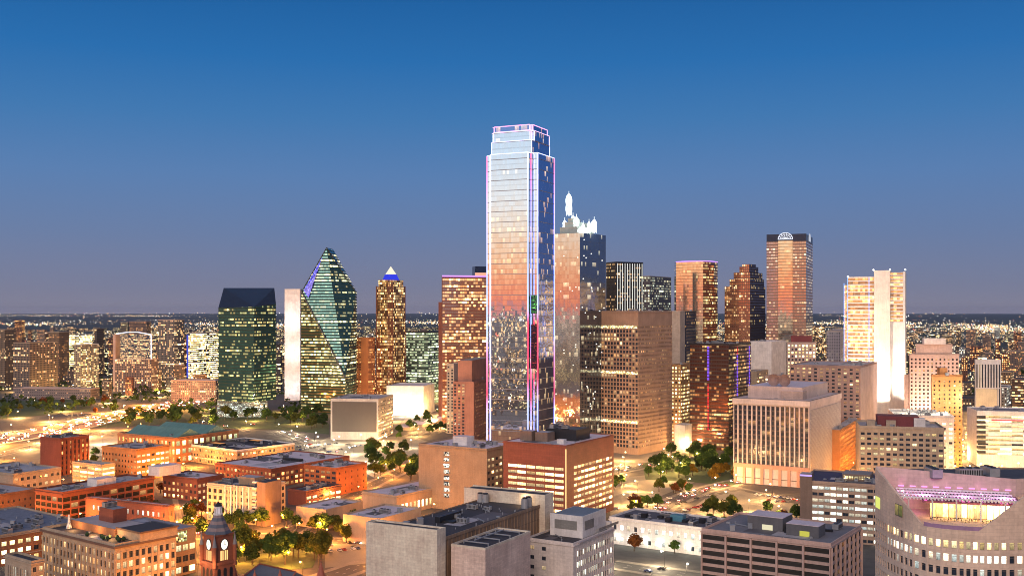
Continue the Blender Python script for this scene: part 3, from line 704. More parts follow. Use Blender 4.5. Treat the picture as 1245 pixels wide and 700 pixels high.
B('warehouse', 'long brick warehouse with a cluttered roof at the left edge behind the ornate hotel', -80, 0, 104, 652, 590, P(wC, 4, 4.4, .6, .5), P(wC, 4.4, 4.4, .6, .5, top=2),
  orb, solid('clutter_blue_roof', (.18, .18, .21), .6, vary=.5, scale=1.5), a=38, cat='warehouse', trim=tan, nu=14)
B('brick_store', 'narrow brick store with one row of tall lit windows, behind the ornate hotel', 104, 205, 212, 615, 680, P(winmat('win_store', .7, WHT, 2.0), 4.4, 9, .35, .42, l=5, r=2, top=2.5), P(wC, 4, 9, .35, .42),
  dred, M_rooflil, a=26, cat='store', par=.6, nu=2)
r_, W_, D_, Z_ = B('brick_garage', 'red brick parking garage with open decks and two white boxes on its roof', 43, 76, 187, 600, 711, P(winmat('deck_mixed', .2, WARM, 1.6, glass=(.02, .018, .015), rough=.8, gspec=.1), 5.5, 4, .82, .66, top=2, mull=0), P(winmat('deck_mixed', .35), 6.4, 4, .86, .68, top=2, mull=0),
  red, M_roofblue, a=31, cat='garage', par=1.3, nu=4)
block(r_, 'white_box', -14, -4, 30, 46, Z_, Z_+5, whitep, M_rooflil); block(r_, 'white_box', -16, -4, 84, 104, Z_, Z_+7, whitep, M_rooflil)
B('loft_building', 'orange lit brick loft building with small square windows at the left edge', -60, 0, 47, 602, 745, P(wA, 4, 4, .4, .4), P(winmat('win_small', .3, YEL, 2), 4.6, 4.2, .32, .36, top=3), orb, M_roofblue, a=31, cat='loft building', nu=2)
B('corner_brick', 'dark red brick corner building with square lit windows, left of the cream grid office', 198, 240, 272, 583, 790, P(winmat('win_cb', .7, ORG, 2.0), 4.5, 4.3, .5, .5, top=2.5), P(wB, 4.5, 4.3, .55, .5, top=2.5), dred, M_rooflil, a=31, cat='office building', nu=3)
B('warehouse', 'low shed with a pale metal roof, before the tall red brick block', -40, 16, 74, 577, 800, None, P(wB, 5, 5, .5, .4), tan, solid('pale_metal_roof', (.45, .42, .42), .5, lines=(1.5, 60, .1)), a=31, cat='warehouse', nu=1)
B('brick_block', 'tall red brick block with a blank left wall, left of the orange lit loft', 49, 73, 108, 534, 915, None, P(winmat('win_bt', .45, ORG, 1.8), 4.0, 4.4, .45, .6, po=.6, so=-.05), red, solid('dark_cluttered_roof', (.07, .07, .09), .8), a=31, cat='brick building', nu=7)
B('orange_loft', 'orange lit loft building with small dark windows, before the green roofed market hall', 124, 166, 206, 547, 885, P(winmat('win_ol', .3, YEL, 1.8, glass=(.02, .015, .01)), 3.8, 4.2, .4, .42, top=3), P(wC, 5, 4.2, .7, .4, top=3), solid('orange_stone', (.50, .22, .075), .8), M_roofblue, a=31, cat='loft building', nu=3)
B('low_garage', 'low yellowish parking deck with two open levels at the foot of the orange lit loft', 88, 124, 140, 566, 862, P(wGb, 9, 4, .9, .5), P(wGb, 9, 4, .9, .5), tan, M_roofblue, a=31, cat='garage')
r_, W_, D_, Z_ = B('market_hall', 'wide brick market hall with a blue green metal roof and tall lit windows', 143, 213, 290, 533, 985, P(wO, 5, 8, .5, .6), P(winmat('win_mkt', .8, ((1, .6, .2), (.8, 1, .5)), 1.8), 7, 7.5, .6, .6), orb, solid('green_metal_roof', (.13, .26, .22), .5, lines=(1.2, 60, .06)), a=31, cat='market hall', nu=2)
b = MB()
for k in range(2):
    y0, y1 = 6+k*34, 36+k*34; x0, x1 = -W_+4, -4; zm = Z_+7
    b.face([(x0, y0, Z_), (x1, y0, Z_), (x1, (y0+y1)/2, zm), (x0, (y0+y1)/2, zm)]); b.face([(x1, y1, Z_), (x0, y1, Z_), (x0, (y0+y1)/2, zm), (x1, (y0+y1)/2, zm)])
    b.face([(x1, y0, Z_), (x1, y1, Z_), (x1, (y0+y1)/2, zm)]); b.face([(x0, y0, Z_), (x0, y1, Z_), (x0, (y0+y1)/2, zm)])
b.build('gable_roof', solid('green_metal_roof', (0, 0, 0)), r_)
r_, W_, D_, Z_ = B('courtyard_block', 'wide low block with a black roof pierced by glowing orange light wells', 228, 288, 358, 548, 960, P(wO, 4.2, 4.5, .55, .5), P(wB, 4.4, 4.5, .5, .5), tanb, solid('black_roof', (.025, .025, .035), .8), a=38, cat='office building', nu=6, trim=whitep)
for x0, y0, w, d in ((-W_+14, 14, 16, 7), (-W_+26, 50, 14, 7)):
    b = MB(); b.box(x0, x0+w, y0, y0+d, Z_, Z_+1.6); b.box(x0+.4, x0+w-.4, y0+.4, y0+d-.4, Z_+1.6, Z_+1.65, 1); b.build('light_well', [M_dark, emis('well_orange', (1, .42, .15), .7)], r_)
r_, W_, D_, Z_ = B('brick_complex', 'large red brick complex with a cluttered lilac roof, behind the cream grid fronted office', 262, 330, 425, 571, 850, P(winmat('win_bc', .6, ORG, 1.6), 4.4, 4.4, .5, .5), P(winmat('win_bc2', .75, ORG, 1.7), 5, 4.4, .6, .6, top=2.5), red, M_rooflil, a=33, cat='brick building', nu=10)
block(r_, 'light_court', -W_+30, -14, 46, 50, Z_, Z_+2, M_dark)
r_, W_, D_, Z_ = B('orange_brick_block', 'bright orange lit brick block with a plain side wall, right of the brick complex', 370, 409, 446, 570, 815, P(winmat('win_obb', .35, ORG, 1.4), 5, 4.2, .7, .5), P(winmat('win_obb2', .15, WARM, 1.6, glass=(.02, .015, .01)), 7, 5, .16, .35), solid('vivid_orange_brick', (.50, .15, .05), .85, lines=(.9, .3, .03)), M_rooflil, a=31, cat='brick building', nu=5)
B('low_brick_shop', 'low dark brick shop with a row of glowing windows, right of the cream grid office', 350, 372, 415, 598, 770, None, P(wC, 6, 4.4, .75, .5, top=2.5), dred, M_roofdark, a=35, cat='shop', nu=4)
r_, W_, D_, Z_ = B('grid_office', 'cream office with a deep grid of square windows joined to a brown stair tower', 252, 312, 347, 594, 705, P(winmat('win_grid', .18, YEL, 1.6), 4.6, 4.2, .6, .6, po=.4, so=.38, r=0, top=1.5), P(wD, 4.6, 4.2, .5, .6), solid('cream_stone', (.56, .46, .33), .75), M_roofdark, a=27, cat='office building', nu=4)
b = MB()
for k in range(5): b.box(-26+k*5, -25.2+k*5, -1.6, -.5, 3, Z_+.5)
b.build('fins', whitep, r_)
block(r_, 'stair_tower', 2, 9, -2, 14, 0, Z_+5, brownc, M_roofdark); block(r_, 'penthouse', -24, -10, 10, 20, Z_, Z_+5, tanb, M_roofblue)
b = MB()
for j in range(7): b.box(-1.5, 1.9, -2.6, -.6, 3.2+j*4.1, 4.2+j*4.1)
b.build('balconies', whitep, r_)

# ---- clock tower
def clocktower():
    D = 440; x = wx(258, D); a = 42; s = 6.6
    root = empty('clock_tower', (x, D+9, 0), -math.radians(a)); tag(root, 'red sandstone clock tower with lit clock faces, striped spire and corner turrets', 'clock tower')
    st = solid('red_sandstone', (.32, .10, .05), .85, lines=(1.4, .5, .05)); stp = solid('striped_slate', (.13, .14, .17), .7)
    zs = 35.3; ze = 47.0
    b = MB(); b.box(-s, s, -s, s, 0, zs); b.box(-s-.5, s+.5, -s-.5, s+.5, zs, zs+1.2); b.box(-s-.25, s+.25, -s-.25, s+.25, zs-8, zs-7.2); b.build('shaft', st, root)
    for k in range(4):
        for q in range(3):
            g = MB(); cxx = -3.8+q*3.8
            for p0, p1 in ((cxx-1, cxx+1),):
                pts = [(p0, -s-.12, zs-7), (p1, -s-.12, zs-7), (p1, -s-.12, zs-2.4)]+[(cxx+math.cos(t)*1, -s-.12, zs-2.4+math.sin(t)) for t in (math.pi*i/6 for i in range(1, 6))]+[(p0, -s-.12, zs-2.4)]
                g.face(pts); 
            g.build('arched_opening', M_dark, root).rotation_euler = (0, 0, k*math.pi/2)
    t = s-.9
    b = MB(); b.box(-t, t, -t, t, zs+1.2, ze); b.box(-t-.5, t+.5, -t-.5, t+.5, ze, ze+.7)
    for k in range(4): pass
    b.build('belfry', st, root)
    wh = emis('clock_glow', (1, .93, .78), 1.6); wl = emis('belfry_glow', (1, .60, .22), 1.4)
    for k in range(4):
        b = MB(); n = 24
        b.face([(2.1*math.cos(2*math.pi*i/n), 0, 2.1*math.sin(2*math.pi*i/n)) for i in range(n)])
        o = b.build('clock_face', wh, root); ang = k*math.pi/2; d = t+.3
        o.location = (math.sin(ang)*d, -math.cos(ang)*d, ze-3.6); o.rotation_euler = (0, 0, ang)
        q = MB()
        for i in range(n):
            c0, c1 = 2*math.pi*i/n, 2*math.pi*(i+1)/n
            q.face([(r*math.cos(c), -.12, r*math.sin(c)) for r, c in ((2.1, c0), (2.45, c0), (2.45, c1), (2.1, c1))])
            q.face([(2.45*math.cos(c0), -.12, 2.45*math.sin(c0)), (2.45*math.cos(c0), .25, 2.45*math.sin(c0)), (2.45*math.cos(c1), .25, 2.45*math.sin(c1)), (2.45*math.cos(c1), -.12, 2.45*math.sin(c1))])
        q.build('rim', M_dark, o)
        q = MB(); q.box(-.08, .08, -.1, -.05, 0, 1.6); q.build('clock_hand', M_dark, o); q = MB(); q.box(0, 1.1, -.1, -.05, -.1, .08); q.build('clock_hand', M_dark, o)
        for sx in (-1, 1):
            q = MB(); q.box(sx*1.35-.95, sx*1.35+.95, -t-.12, -t-.02, zs+1.6, zs+5.6); w = q.build('belfry_opening', wl, root); w.rotation_euler = (0, 0, ang)
            q = MB(); q.box(sx*1.35-.12, sx*1.35+.12, -t-.3, -t-.13, zs+1.6, zs+5.6); q.build('mullion', st, w)
        ca, sa = math.cos(ang+math.pi/4), math.sin(ang+math.pi/4); R = s*1.41-.3
        q = MB(); q.cyl(0, 0, 0, 8, 1.1, n=10); q.cyl(0, 0, 8, 8.6, 1.4, n=10); q.cyl(0, 0, 8.6, 13.6, 1.25, .05, 10, 1); q.sphere((0, 0, 13.8), .3, 6, 4, 1)
        q.build('turret', [st, solid('lead_grey', (.22, .21, .22), .6)], root, (ca*R, sa*R, zs-1))
        # gabled dormer with pointed finial between the clock faces
    b = MB(); hs = [(7.4, 47.7), (6.5, 48.9), (5.5, 50.2), (4.6, 51.5), (3.8, 52.8), (3.0, 54.1), (2.5, 55.2)]
    for i, ((r0, z0), (r1, z1)) in enumerate(zip(hs, hs[1:])): b.cyl(0, 0, z0, z1, r0, r1, 8, i % 2)
    b.build('spire', [solid('slate_dark', (.10, .11, .14), .7), solid('slate_red_grey', (.26, .19, .18), .7)], root)
    b = MB(); b.cyl(0, 0, 55.2, 55.7, 2.8, 2.8, 8)
    for k in range(8): b.cyl(1.9*math.cos(k*math.pi/4), 1.9*math.sin(k*math.pi/4), 55.7, 58.2, .24, n=6)
    b.cyl(0, 0, 55.7, 58.2, 1.1, 1.1, 8, 1); b.cyl(0, 0, 58.2, 58.7, 2.3, 2.3, 8); b.cyl(0, 0, 58.7, 60.6, 2.1, .3, 8, 2); b.cyl(0, 0, 60.6, 62, .15, .05, 5, 2)
    b.build('lantern', [whitep, emis('lantern_glow', (1, .8, .85), .6), M_dark], root)
    root.scale = (.76, .76, 1)
    for x, y in ((-9, -9), (9, -10), (-2, -12)):
        ld = bpy.data.lights.new('belfry_light', 'POINT'); ld.energy = 1500; ld.color = (1, .5, .2); ld.shadow_soft_size = .5; put('belfry_light', ld, root, (x, y, 36))
clocktower()
def castle():
    D = 455; root = empty('courthouse_wing', (wx(318, D), D, 0), -math.radians(38)); tag(root, 'red stone courthouse wing with steep slate roofs and turrets, right of the clock tower', 'courthouse')
    st = MATS[('s', 'red_sandstone')]; sl = solid('slate_dark', (0,0,0)); Z = wz(700, D)-6
    b = MB(); b.box(-18, 12, 0, 22, 0, Z); b.build('wall', st, root)
    b = MB(); h = 7
    b.face([(-18, -.5, Z), (12, -.5, Z), (9, 11, Z+h), (-15, 11, Z+h)]); b.face([(12, 22.5, Z), (-18, 22.5, Z), (-15, 11, Z+h), (9, 11, Z+h)])
    b.face([(12, -.5, Z), (12, 22.5, Z), (9, 11, Z+h)]); b.face([(-18, 22.5, Z), (-18, -.5, Z), (-15, 11, Z+h)]); b.build('roof', sl, root)
    b = MB()
    for i in range(2): b.tube((-15, 11, Z+h+.1), (9, 11, Z+h+.1), .35, n=6)
    b.tube((12, -.6, Z), (9, 11, Z+h), .35); b.tube((-18, -.6, Z), (-15, 11, Z+h), .35); b.build('ridge_tiles', solid('terracotta', (.40, .12, .08), .7), root)
    for x, y, r, h2 in ((-19, 0, 2.4, 9), (12.5, -.5, 2.6, 10), (12.5, 22, 2.4, 9), (-3, -1.2, 2.6, 7)):
        b = MB(); b.cyl(0, 0, 0, Z+1, r, n=12); b.cyl(0, 0, Z+1, Z+1+h2, r*1.15, .05, 12, 1); b.sphere((0, 0, Z+1.3+h2), .3, 6, 4, 1); b.build('turret', [st, solid('red_tile', (.36, .11, .07), .7)], root, (x, y, 0))
castle()

# ---- curved hotel bottom right with the cut out terrace
def hotel():
    pts = [(1064, 324), (1078, 313.5), (1093, 306), (1110, 299.5), (1127, 295), (1145, 292), (1165, 290), (1190, 288.5), (1216, 288), (1245, 288.5), (1275, 290), (1310, 293), (1350, 298)]
    P_ = [Vector((wx(p, d), d)) for p, d in pts]; px = [p for p, d in pts]
    root = empty('curved_hotel', (P_[8].x, P_[8].y, 0)); tag(root, 'large curved beige stone hotel with a pink lit roof terrace cut into its top', 'hotel')
    Pl = [p-Vector((P_[8].x, P_[8].y)) for p in P_]
    stone = solid('hotel_stone', (.80, .58, .44), .8, lines=(2.6, .95, .05), line_dark=.8); zT, zF = 93.0, 81.0
    cum = [0]
    for a, b in zip(Pl, Pl[1:]): cum.append(cum[-1]+(b-a).length)
    wl = MB(); cells = []
    wms = [winmat('hotel_w1', .85, YEL, 1.5), winmat('hotel_w2', .85, WHT, 1.9), winmat('hotel_w3', .2, WHT, 1.6), winmat('hotel_w4', .12, WARM, 1.6), winmat('hotel_w5', .6, YEL, 1.6)]
    fr = solid('hotel_frame', (.25, .2, .17), .5)
    for i in range(len(Pl)-1):
        a, b = Pl[i], Pl[i+1]; e = (b-a); L = e.length; e /= L; n = Vector((e.y, -e.x)); F = ((a.x, a.y), (e.x, e.y), (n.x, n.y))
        nx = max(1, round(L/2.0)); bw = L/nx; ww = bw*.6
        z = zF-3.0; k = 0
        wl.fbox(F, -.02, L+.02, z, zF, -.45, 0)
        while z > 20:
            h = 2.05; wl.fbox(F, -.02, L+.02, z-3.62, z-h, -.45, 0)
            for q in range(nx+1):
                s0 = max(-.02, q*bw-(bw-ww)/2); s1 = min(L+.02, q*bw+(bw-ww)/2); wl.fbox(F, s0, s1, z-h, z, -.43, -.015)
            for q in range(nx): cells.append((F, (q+.5)*bw, z-h/2, ww, h, i*40+q, k, wms[min(k, 4)] if k < 5 else wms[2+k % 3], fr, 0))
            z -= 3.62; k += 1
        wl.fbox(F, -.02, L+.02, 0, z, -.45, 0)
        def top(p):
            if p < 1122: return zT-(p-1066)/(1122-1066)*(zT-zF) if p > 1066 else zT
            if p > 1190: return min(zT, zF+(p-1190)/(1262-1190)*(zT-zF))
            return zF
        cuts = sorted(set([px[i], px[i+1]]+[c for c in (1122, 1190, 1262) if px[i] < c < px[i+1]]))
        for c0, c1 in zip(cuts, cuts[1:]):
            f0, f1 = (c0-px[i])/(px[i+1]-px[i]), (c1-px[i])/(px[i+1]-px[i]); t0, t1 = top(c0+.01), top(c1-.01)
            q0, q1 = a+e*L*f0, a+e*L*f1; r0, r1 = q0-n*.6, q1-n*.6
            if max(t0, t1) > zF+.05:
                wl.hexa([(q0.x, q0.y, zF), (q1.x, q1.y, zF), (r0.x, r0.y, zF), (r1.x, r1.y, zF), (q0.x, q0.y, t0), (q1.x, q1.y, t1), (r0.x, r0.y, t0), (r1.x, r1.y, t1)])
            else: pass
    wl.build('wall', stone, root)
    # glass balustrade along the terrace
    g = MB(); 
    for i in range(4, 8):
        a, b = Pl[i], Pl[i+1]; e = (b-a).normalized(); n = Vector((e.y, -e.x)); L = (b-a).length
        g.fbox(((a.x, a.y), e, n), 0 if i > 4 else -1, L, zF+.01, zF+1.1, -.35, -.3)
    g.build('balustrade', solid('pink_glass', (.35, .22, .34), .2), root)
    finish_cells(root, cells, 100)
    # body behind
    back = [Vector((Pl[0].x+.6, Pl[0].y+.6)), Vector((wx(1235, 314)-P_[8].x, 314-P_[8].y)), Vector((wx(1350, 322)-P_[8].x, 322-P_[8].y))]; ztop = [93.2, 91.0, 91.4]
    poly = [(p.x+.3, p.y+.8) for p in Pl]+[(Pl[-1].x+10, Pl[-1].y+60), (Pl[0].x+25, Pl[0].y+45)]
    b = MB(); b.prism(poly, 0, zF-.01); b.build('core', stone, root)
    b = MB()
    for a, c in zip(back, back[1:]):
        i = back.index(a); q = (a, c, a+Vector((0, .6)), c+Vector((0, .6))); b.hexa([(p.x, p.y, zF) for p in q]+[(p.x, p.y, ztop[i+(k % 2)]) for k, p in enumerate(q)])
    b.build('screen_wall', solid('hotel_screen', (.62, .48, .42), .8, lines=(3, 1.1, .04), line_dark=.82), root)
    # roof behind the screen
    zR = 90.4; rp = [(back[0].x, back[0].y+.7), (back[1].x, back[1].y+.7), (back[2].x, back[2].y+.7), (back[2].x+4, back[2].y+16), (back[0].x+10, back[0].y+14)]
    b = MB(); b.prism(rp, zF, zR); b.build('roof', solid('hotel_roof', (.07, .065, .07), .7, vary=.5), root)
    units(root, back[1].x-26, back[1].x+6, back[1].y+3, back[1].y+15, zR, 3, 6)
    # terrace glass room, posts, pergola
    a, c = back[0], back[1]; e = (c-a).normalized(); n = Vector((e.y, -e.x)); F = ((a.x, a.y), (e.x, e.y), (n.x, n.y)); L = (c-a).length
    s0, s1 = L*.36, L*.97
    b = MB(); b.fquad(F, s0, s1, zF+.05, zF+4.3, 12.6, 0, [(0, 0), (14, 0), (14, 1), (0, 1)]); b.build('bar_glass', facade('bar_glass', (.1, .05, .05), .9, .95, 1.2, ((1, .55, .12), (1, .78, .35)), 3.2, block=2, glass=(.3, .2, .1)), root)
    b = MB(); b.fbox(F, s0-2, s1+1, zF+4.3, zF+4.9, .0, 14.2); b.build('fascia', solid('dark_pink_fascia', (.35, .12, .2), .6), root)
    b = MB(); [b.fbox(F, L*(.16+k*.085), L*(.16+k*.085)+1.6, 87.6, 87.9, .05, .35) for k in range(10)]; b.build('light_strip', emis('pink_led', (1, .35, .85), 1.6), root)
    b = MB()
    for k in range(34):
        s = L*.14+k*(L*.8)/33; b.fbox(F, s, s+.4, 86.5, 86.9, .1, 16.5)
    for d in (.8, 5.5, 11, 16.1): b.fbox(F, L*.14, L*.95, 86.91, 87.3, d, d+.35)
    b.build('pergola', solid('pergola_white', (.8, .78, .8), .5), root)
    for k in range(5):
        b = MB(); s = L*(.2+k*.165); b.fbox(F, s, s+.4, zF, 86.5, 15.8, 16.2); b.build('post', whitep, root)
    # terrace back part: dark maroon wall, tables with chairs
    for k in range(6):
        s = L*(.18+k*.14); ld = bpy.data.lights.new('pink_light', 'POINT'); ld.energy = 750; ld.color = (1, .28, .8); ld.shadow_soft_size = .3
        p = a+e*s+n*(7+5*(k % 2)); put('pink_light', ld, root, (p.x, p.y, 87.9 if k % 2 else 86))
    for k in range(4):
        s = L*(.36+k*.16); ld = bpy.data.lights.new('bar_light', 'POINT'); ld.energy = 260; ld.color = (1, .62, .25); ld.shadow_soft_size = .3
        p = a+e*s+n*14.6; put('bar_light', ld, root, (p.x, p.y, zF+3))
    tb = MB(); tb.cyl(0, 0, .70, .75, .55, n=12); tb.cyl(0, 0, .02, .70, .05, n=6); tb.cyl(0, 0, 0, .02, .3, n=10); tm = tb.mesh('tabletop', [M_dark])
    cb = MB(); cb.box(-.22, .22, -.22, .22, .42, .47); cb.box(-.22, .22, .18, .22, .47, .9)
    for x in (-.2, .16):
        for y in (-.2, .16): cb.box(x, x+.04, y, y+.04, 0, .42)
    cm = cb.mesh('terrace_chair', [M_dark]); n_ = 0
    T = []
    for k in range(8):
        p = a+e*(L*(.38+k*.07))+n*(16.8+(k % 2)*1.6); T.append((p.x+P_[8].x, p.y+P_[8].y))
    for k, (x, y) in enumerate(T):
        o = put('terrace_table', tm, None, (x, y, zF)); tag(o, 'round dark terrace table, %s of the row on the pink lit hotel terrace' % ordl(k, len(T)), 'table', 'tables on the hotel terrace')
        for q, w in enumerate(('left', 'right')):
            o = put('terrace_chair', cm, None, (x+(-.9, .9)[q], y+.1, zF), (math.pi/2, -math.pi/2)[q]); tag(o, 'dark chair on the %s side of the terrace table %s' % (w, ordl(k, len(T))), 'chair', 'chairs on the hotel terrace')
    # two square windows in the left shoulder
    for i, f, zc, m in ((0, .05, 82.9, emis('yellow_room', (.8, .85, .2), 1.0)), (1, .7, 83.4, facade('green_room', (.1, .1, .1), .9, .9, .9, ((.5, .6, .1), (.9, .7, .2)), .7))):
        q, q2 = Pl[i], Pl[i+1]; e2 = (q2-q); L2 = e2.length; e2 /= L2; n2 = Vector((e2.y, -e2.x)); s = L2*f
        b = MB(); b.fquad(((q.x, q.y), e2, n2), s, s+4.2, zc-1.7, zc+1.7, .06, 0, [(0, 0), (2, 0), (2, 1), (0, 1)]); b.build('square_window', m, root)
hotel()
# ============================ towers
G = facade
mir = dict(metal=.92, rough=.05, glass=(.93, .95, .97))
g_boa2 = G('mirror_glass_dark', (.5, .5, .55), 1.02, 1.02, .14, WARM, 1.3, block=3, floorlit=.25, metal=.92, rough=.03, glass=(.24, .34, .60))  # darker copy of the tower glass: dimmer side reflection put into its colour
b_silver = solid('band_metal', (.33, .33, .36), .5, .3)
g_boa = G('mirror_glass', (.88, .9, .94), 1.02, .8, .05, WARM, 1.2, block=3, floorlit=.35, wmetal=.92, **{**mir, 'rough': .015})
led_n = [0]
def led_mat(name, stops):
    """programmable light tubes: colour by height"""
    m, t = newmat(name); g = t.n('ShaderNodeNewGeometry'); sp = t.n('ShaderNodeSeparateXYZ'); t.l(g.outputs['Position'], sp.inputs[0])
    r = t.n('ShaderNodeValToRGB'); e = r.color_ramp.elements; 
    while len(e) > 1: e.remove(e[-1])
    e[0].position = stops[0][0]/300; e[0].color = (*stops[0][1], 1)
    for z, c in stops[1:]: x = e.new(z/300); x.color = (*c, 1)
    t.l(t.math('DIVIDE', sp.outputs[2], 300.), r.inputs[0]); em = t.n('ShaderNodeEmission'); t.l(r.outputs[0], em.inputs[0]); em.inputs[1].default_value = 2.2
    t.out(em.outputs[0]); m.cycles.emission_sampling = 'NONE'; return m
lav = (.55, .50, 1); wb = (.75, .78, 1); pk = (1, .25, .45); rd = (1, .06, .12); bl = (.12, .16, 1)
def bigtower():
    a = 25; D = 816; cx, W, Dp = foot(591, 646.5, 676.5, D, a); n = 5.6
    W = 43; Dp = 44
    root = empty('mirror_tower', (wx(650, D), D, 0), -math.radians(a)); tag(root, 'tallest glass skyscraper with edges traced in white, blue and red light and a stepped crown', 'skyscraper')
    zt = wz(185, D); z1, z2, z3 = wz(172, D+12), wz(161, D+14), wz(154, D+16)
    fl = 4.0
    def plus(x0, x1, y0, y1, nn, za, zb, led=True, nm='glass_tier'):
        b = MB(); pts = [(x0+nn, y0), (x1-nn, y0), (x1-nn, y0+nn), (x1, y0+nn), (x1, y1-nn), (x1-nn, y1-nn), (x1-nn, y1), (x0+nn, y1), (x0+nn, y1-nn), (x0, y1-nn), (x0, y0+nn), (x0+nn, y0+nn)] if nn > 0 else [(x0, y0), (x1, y0), (x1, y1), (x0, y1)]
        nz = max(1, round((zb-za)/fl)); u = 0
        for i, p in enumerate(pts):
            q = pts[(i+1) % len(pts)]; L = math.dist(p, q); k = max(1, round(L/1.8))
            b.face([(*p, za), (*q, za), (*q, zb), (*p, zb)], 3 if abs(p[0]-q[0]) < .01 or za > z2-1 else 0, [(u, 0), (u+k, 0), (u+k, nz), (u, nz)]); u += k
            e = ((q[0]-p[0])/L, (q[1]-p[1])/L); nn_ = (e[1], -e[0])
            for j in range(0, nz+1, 2):
                z = za+j*(zb-za)/nz; b.fbox((p, e, nn_), 0, L, z-.2, z+.2, .02, .25, 1)
        b.face([(*p, zb) for p in pts], 2); b.build(nm, [g_boa, b_silver, M_roofdark, g_boa2], root); return pts
    base = plus(-W, 0, 0, Dp, n, 0, zt, nm='glass_shaft')
    t1 = plus(-W+4.5, -4.5, 4.5, Dp-4.5, 0, zt, z1); t2 = plus(-W+3.5, -3.5, 5, Dp-5, 2.5, z1, z2); t3 = plus(-W+4, -5, 6, Dp-6, 2, z2, z3)
    V = {0: led_mat('led_a', [(0, (.45, .5, 1)), (80, lav), (92, pk), (104, lav), (135, wb), (230, wb), (300, lav)]),
         1: led_mat('led_b', [(0, bl), (70, (.4, .45, 1)), (88, rd), (132, rd), (142, (.4, .5, 1)), (180, (.3, .36, 1)), (240, (.5, .55, 1)), (300, wb)]),
         2: led_mat('led_c', [(0, (.5, .5, 1)), (60, lav), (75, rd), (105, pk), (120, (.4, .5, 1)), (170, (.35, .4, 1)), (225, (.5, .4, 1)), (252, (1, .2, .4)), (300, pk)])}
    def vert(p, z0, z1_, m, w=.5):
        b = MB(); b.box(p[0]-w/2, p[0]+w/2, p[1]-w/2, p[1]+w/2, z0, z1_); b.build('light_tube', m, root)
    for i, mi in ((0, 0), (1, 1), (2, 2), (3, 1), (4, 2), (11, 0), (10, 2), (6, 0)): vert(base[i], 6, zt, V[mi], .85)
    b = MB()   # green reflection in the corner glass painted as emissive cells, red patch below
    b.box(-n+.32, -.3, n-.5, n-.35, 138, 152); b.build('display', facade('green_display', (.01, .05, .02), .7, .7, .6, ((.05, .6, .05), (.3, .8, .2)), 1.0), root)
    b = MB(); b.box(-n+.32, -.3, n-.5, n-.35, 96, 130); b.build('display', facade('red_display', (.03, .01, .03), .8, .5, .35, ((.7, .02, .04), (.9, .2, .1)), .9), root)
    wl = led_mat('led_top', [(0, lav), (262, (.6, .66, 1)), (274, (.7, .62, 1)), (284, (1, .35, .65)), (300, rd)])
    for pts, z in ((base, zt), (t1, z1), (t2, z2), (t3, z3), (t3, z3-4.2)):
        b = MB()
        for i, p in enumerate(pts): b.tube((*p, z+.3), (*pts[(i+1) % len(pts)], z+.3), .33, n=5)
        b.build('light_ring', wl, root)
    for pts, z0, zz in ((t1, zt, z1), (t2, z1, z2), (t3, z2, z3)):
        for i in (0, 1, 2, 3, 4): 
            if i < len(pts): vert(pts[i], z0, zz, wl, .5)
bigtower()

def hull(name, mats, parent, pts, bay, fl, nz=.9):
    import bmesh
    bm = bmesh.new()
    for p in pts: bm.verts.new(p)
    bmesh.ops.convex_hull(bm, input=bm.verts); bmesh.ops.dissolve_limit(bm, angle_limit=.01, verts=bm.verts, edges=bm.edges)
    b = MB()
    for f in bm.faces:
        n = f.normal; ps = [v.co.copy() for v in f.verts]
        if n.z > nz: b.face(ps, 1); continue
        t = Vector((-n.y, n.x, 0)).normalized(); b.face(ps, 0, [(p.dot(t)/bay, p.z/fl) for p in ps])
    bm.free(); return b.build(name, mats, parent)
def bands(root, polyf, z0, z1, fl, w, m, name='floor_bands', d=.15):
    """thin horizontal bands wrapped round a footprint"""
    b = MB(); z = z0
    while z < z1:
        pts = polyf(z)
        for i, p in enumerate(pts):
            q = pts[(i+1) % len(pts)]; L = math.dist(p, q)
            if L < .5: continue
            e = ((q[0]-p[0])/L, (q[1]-p[1])/L); b.fbox((p, e, (e[1], -e[0])), 0, L, z, z+w, .01, d)
        z += fl
    return b.build(name, m, root)

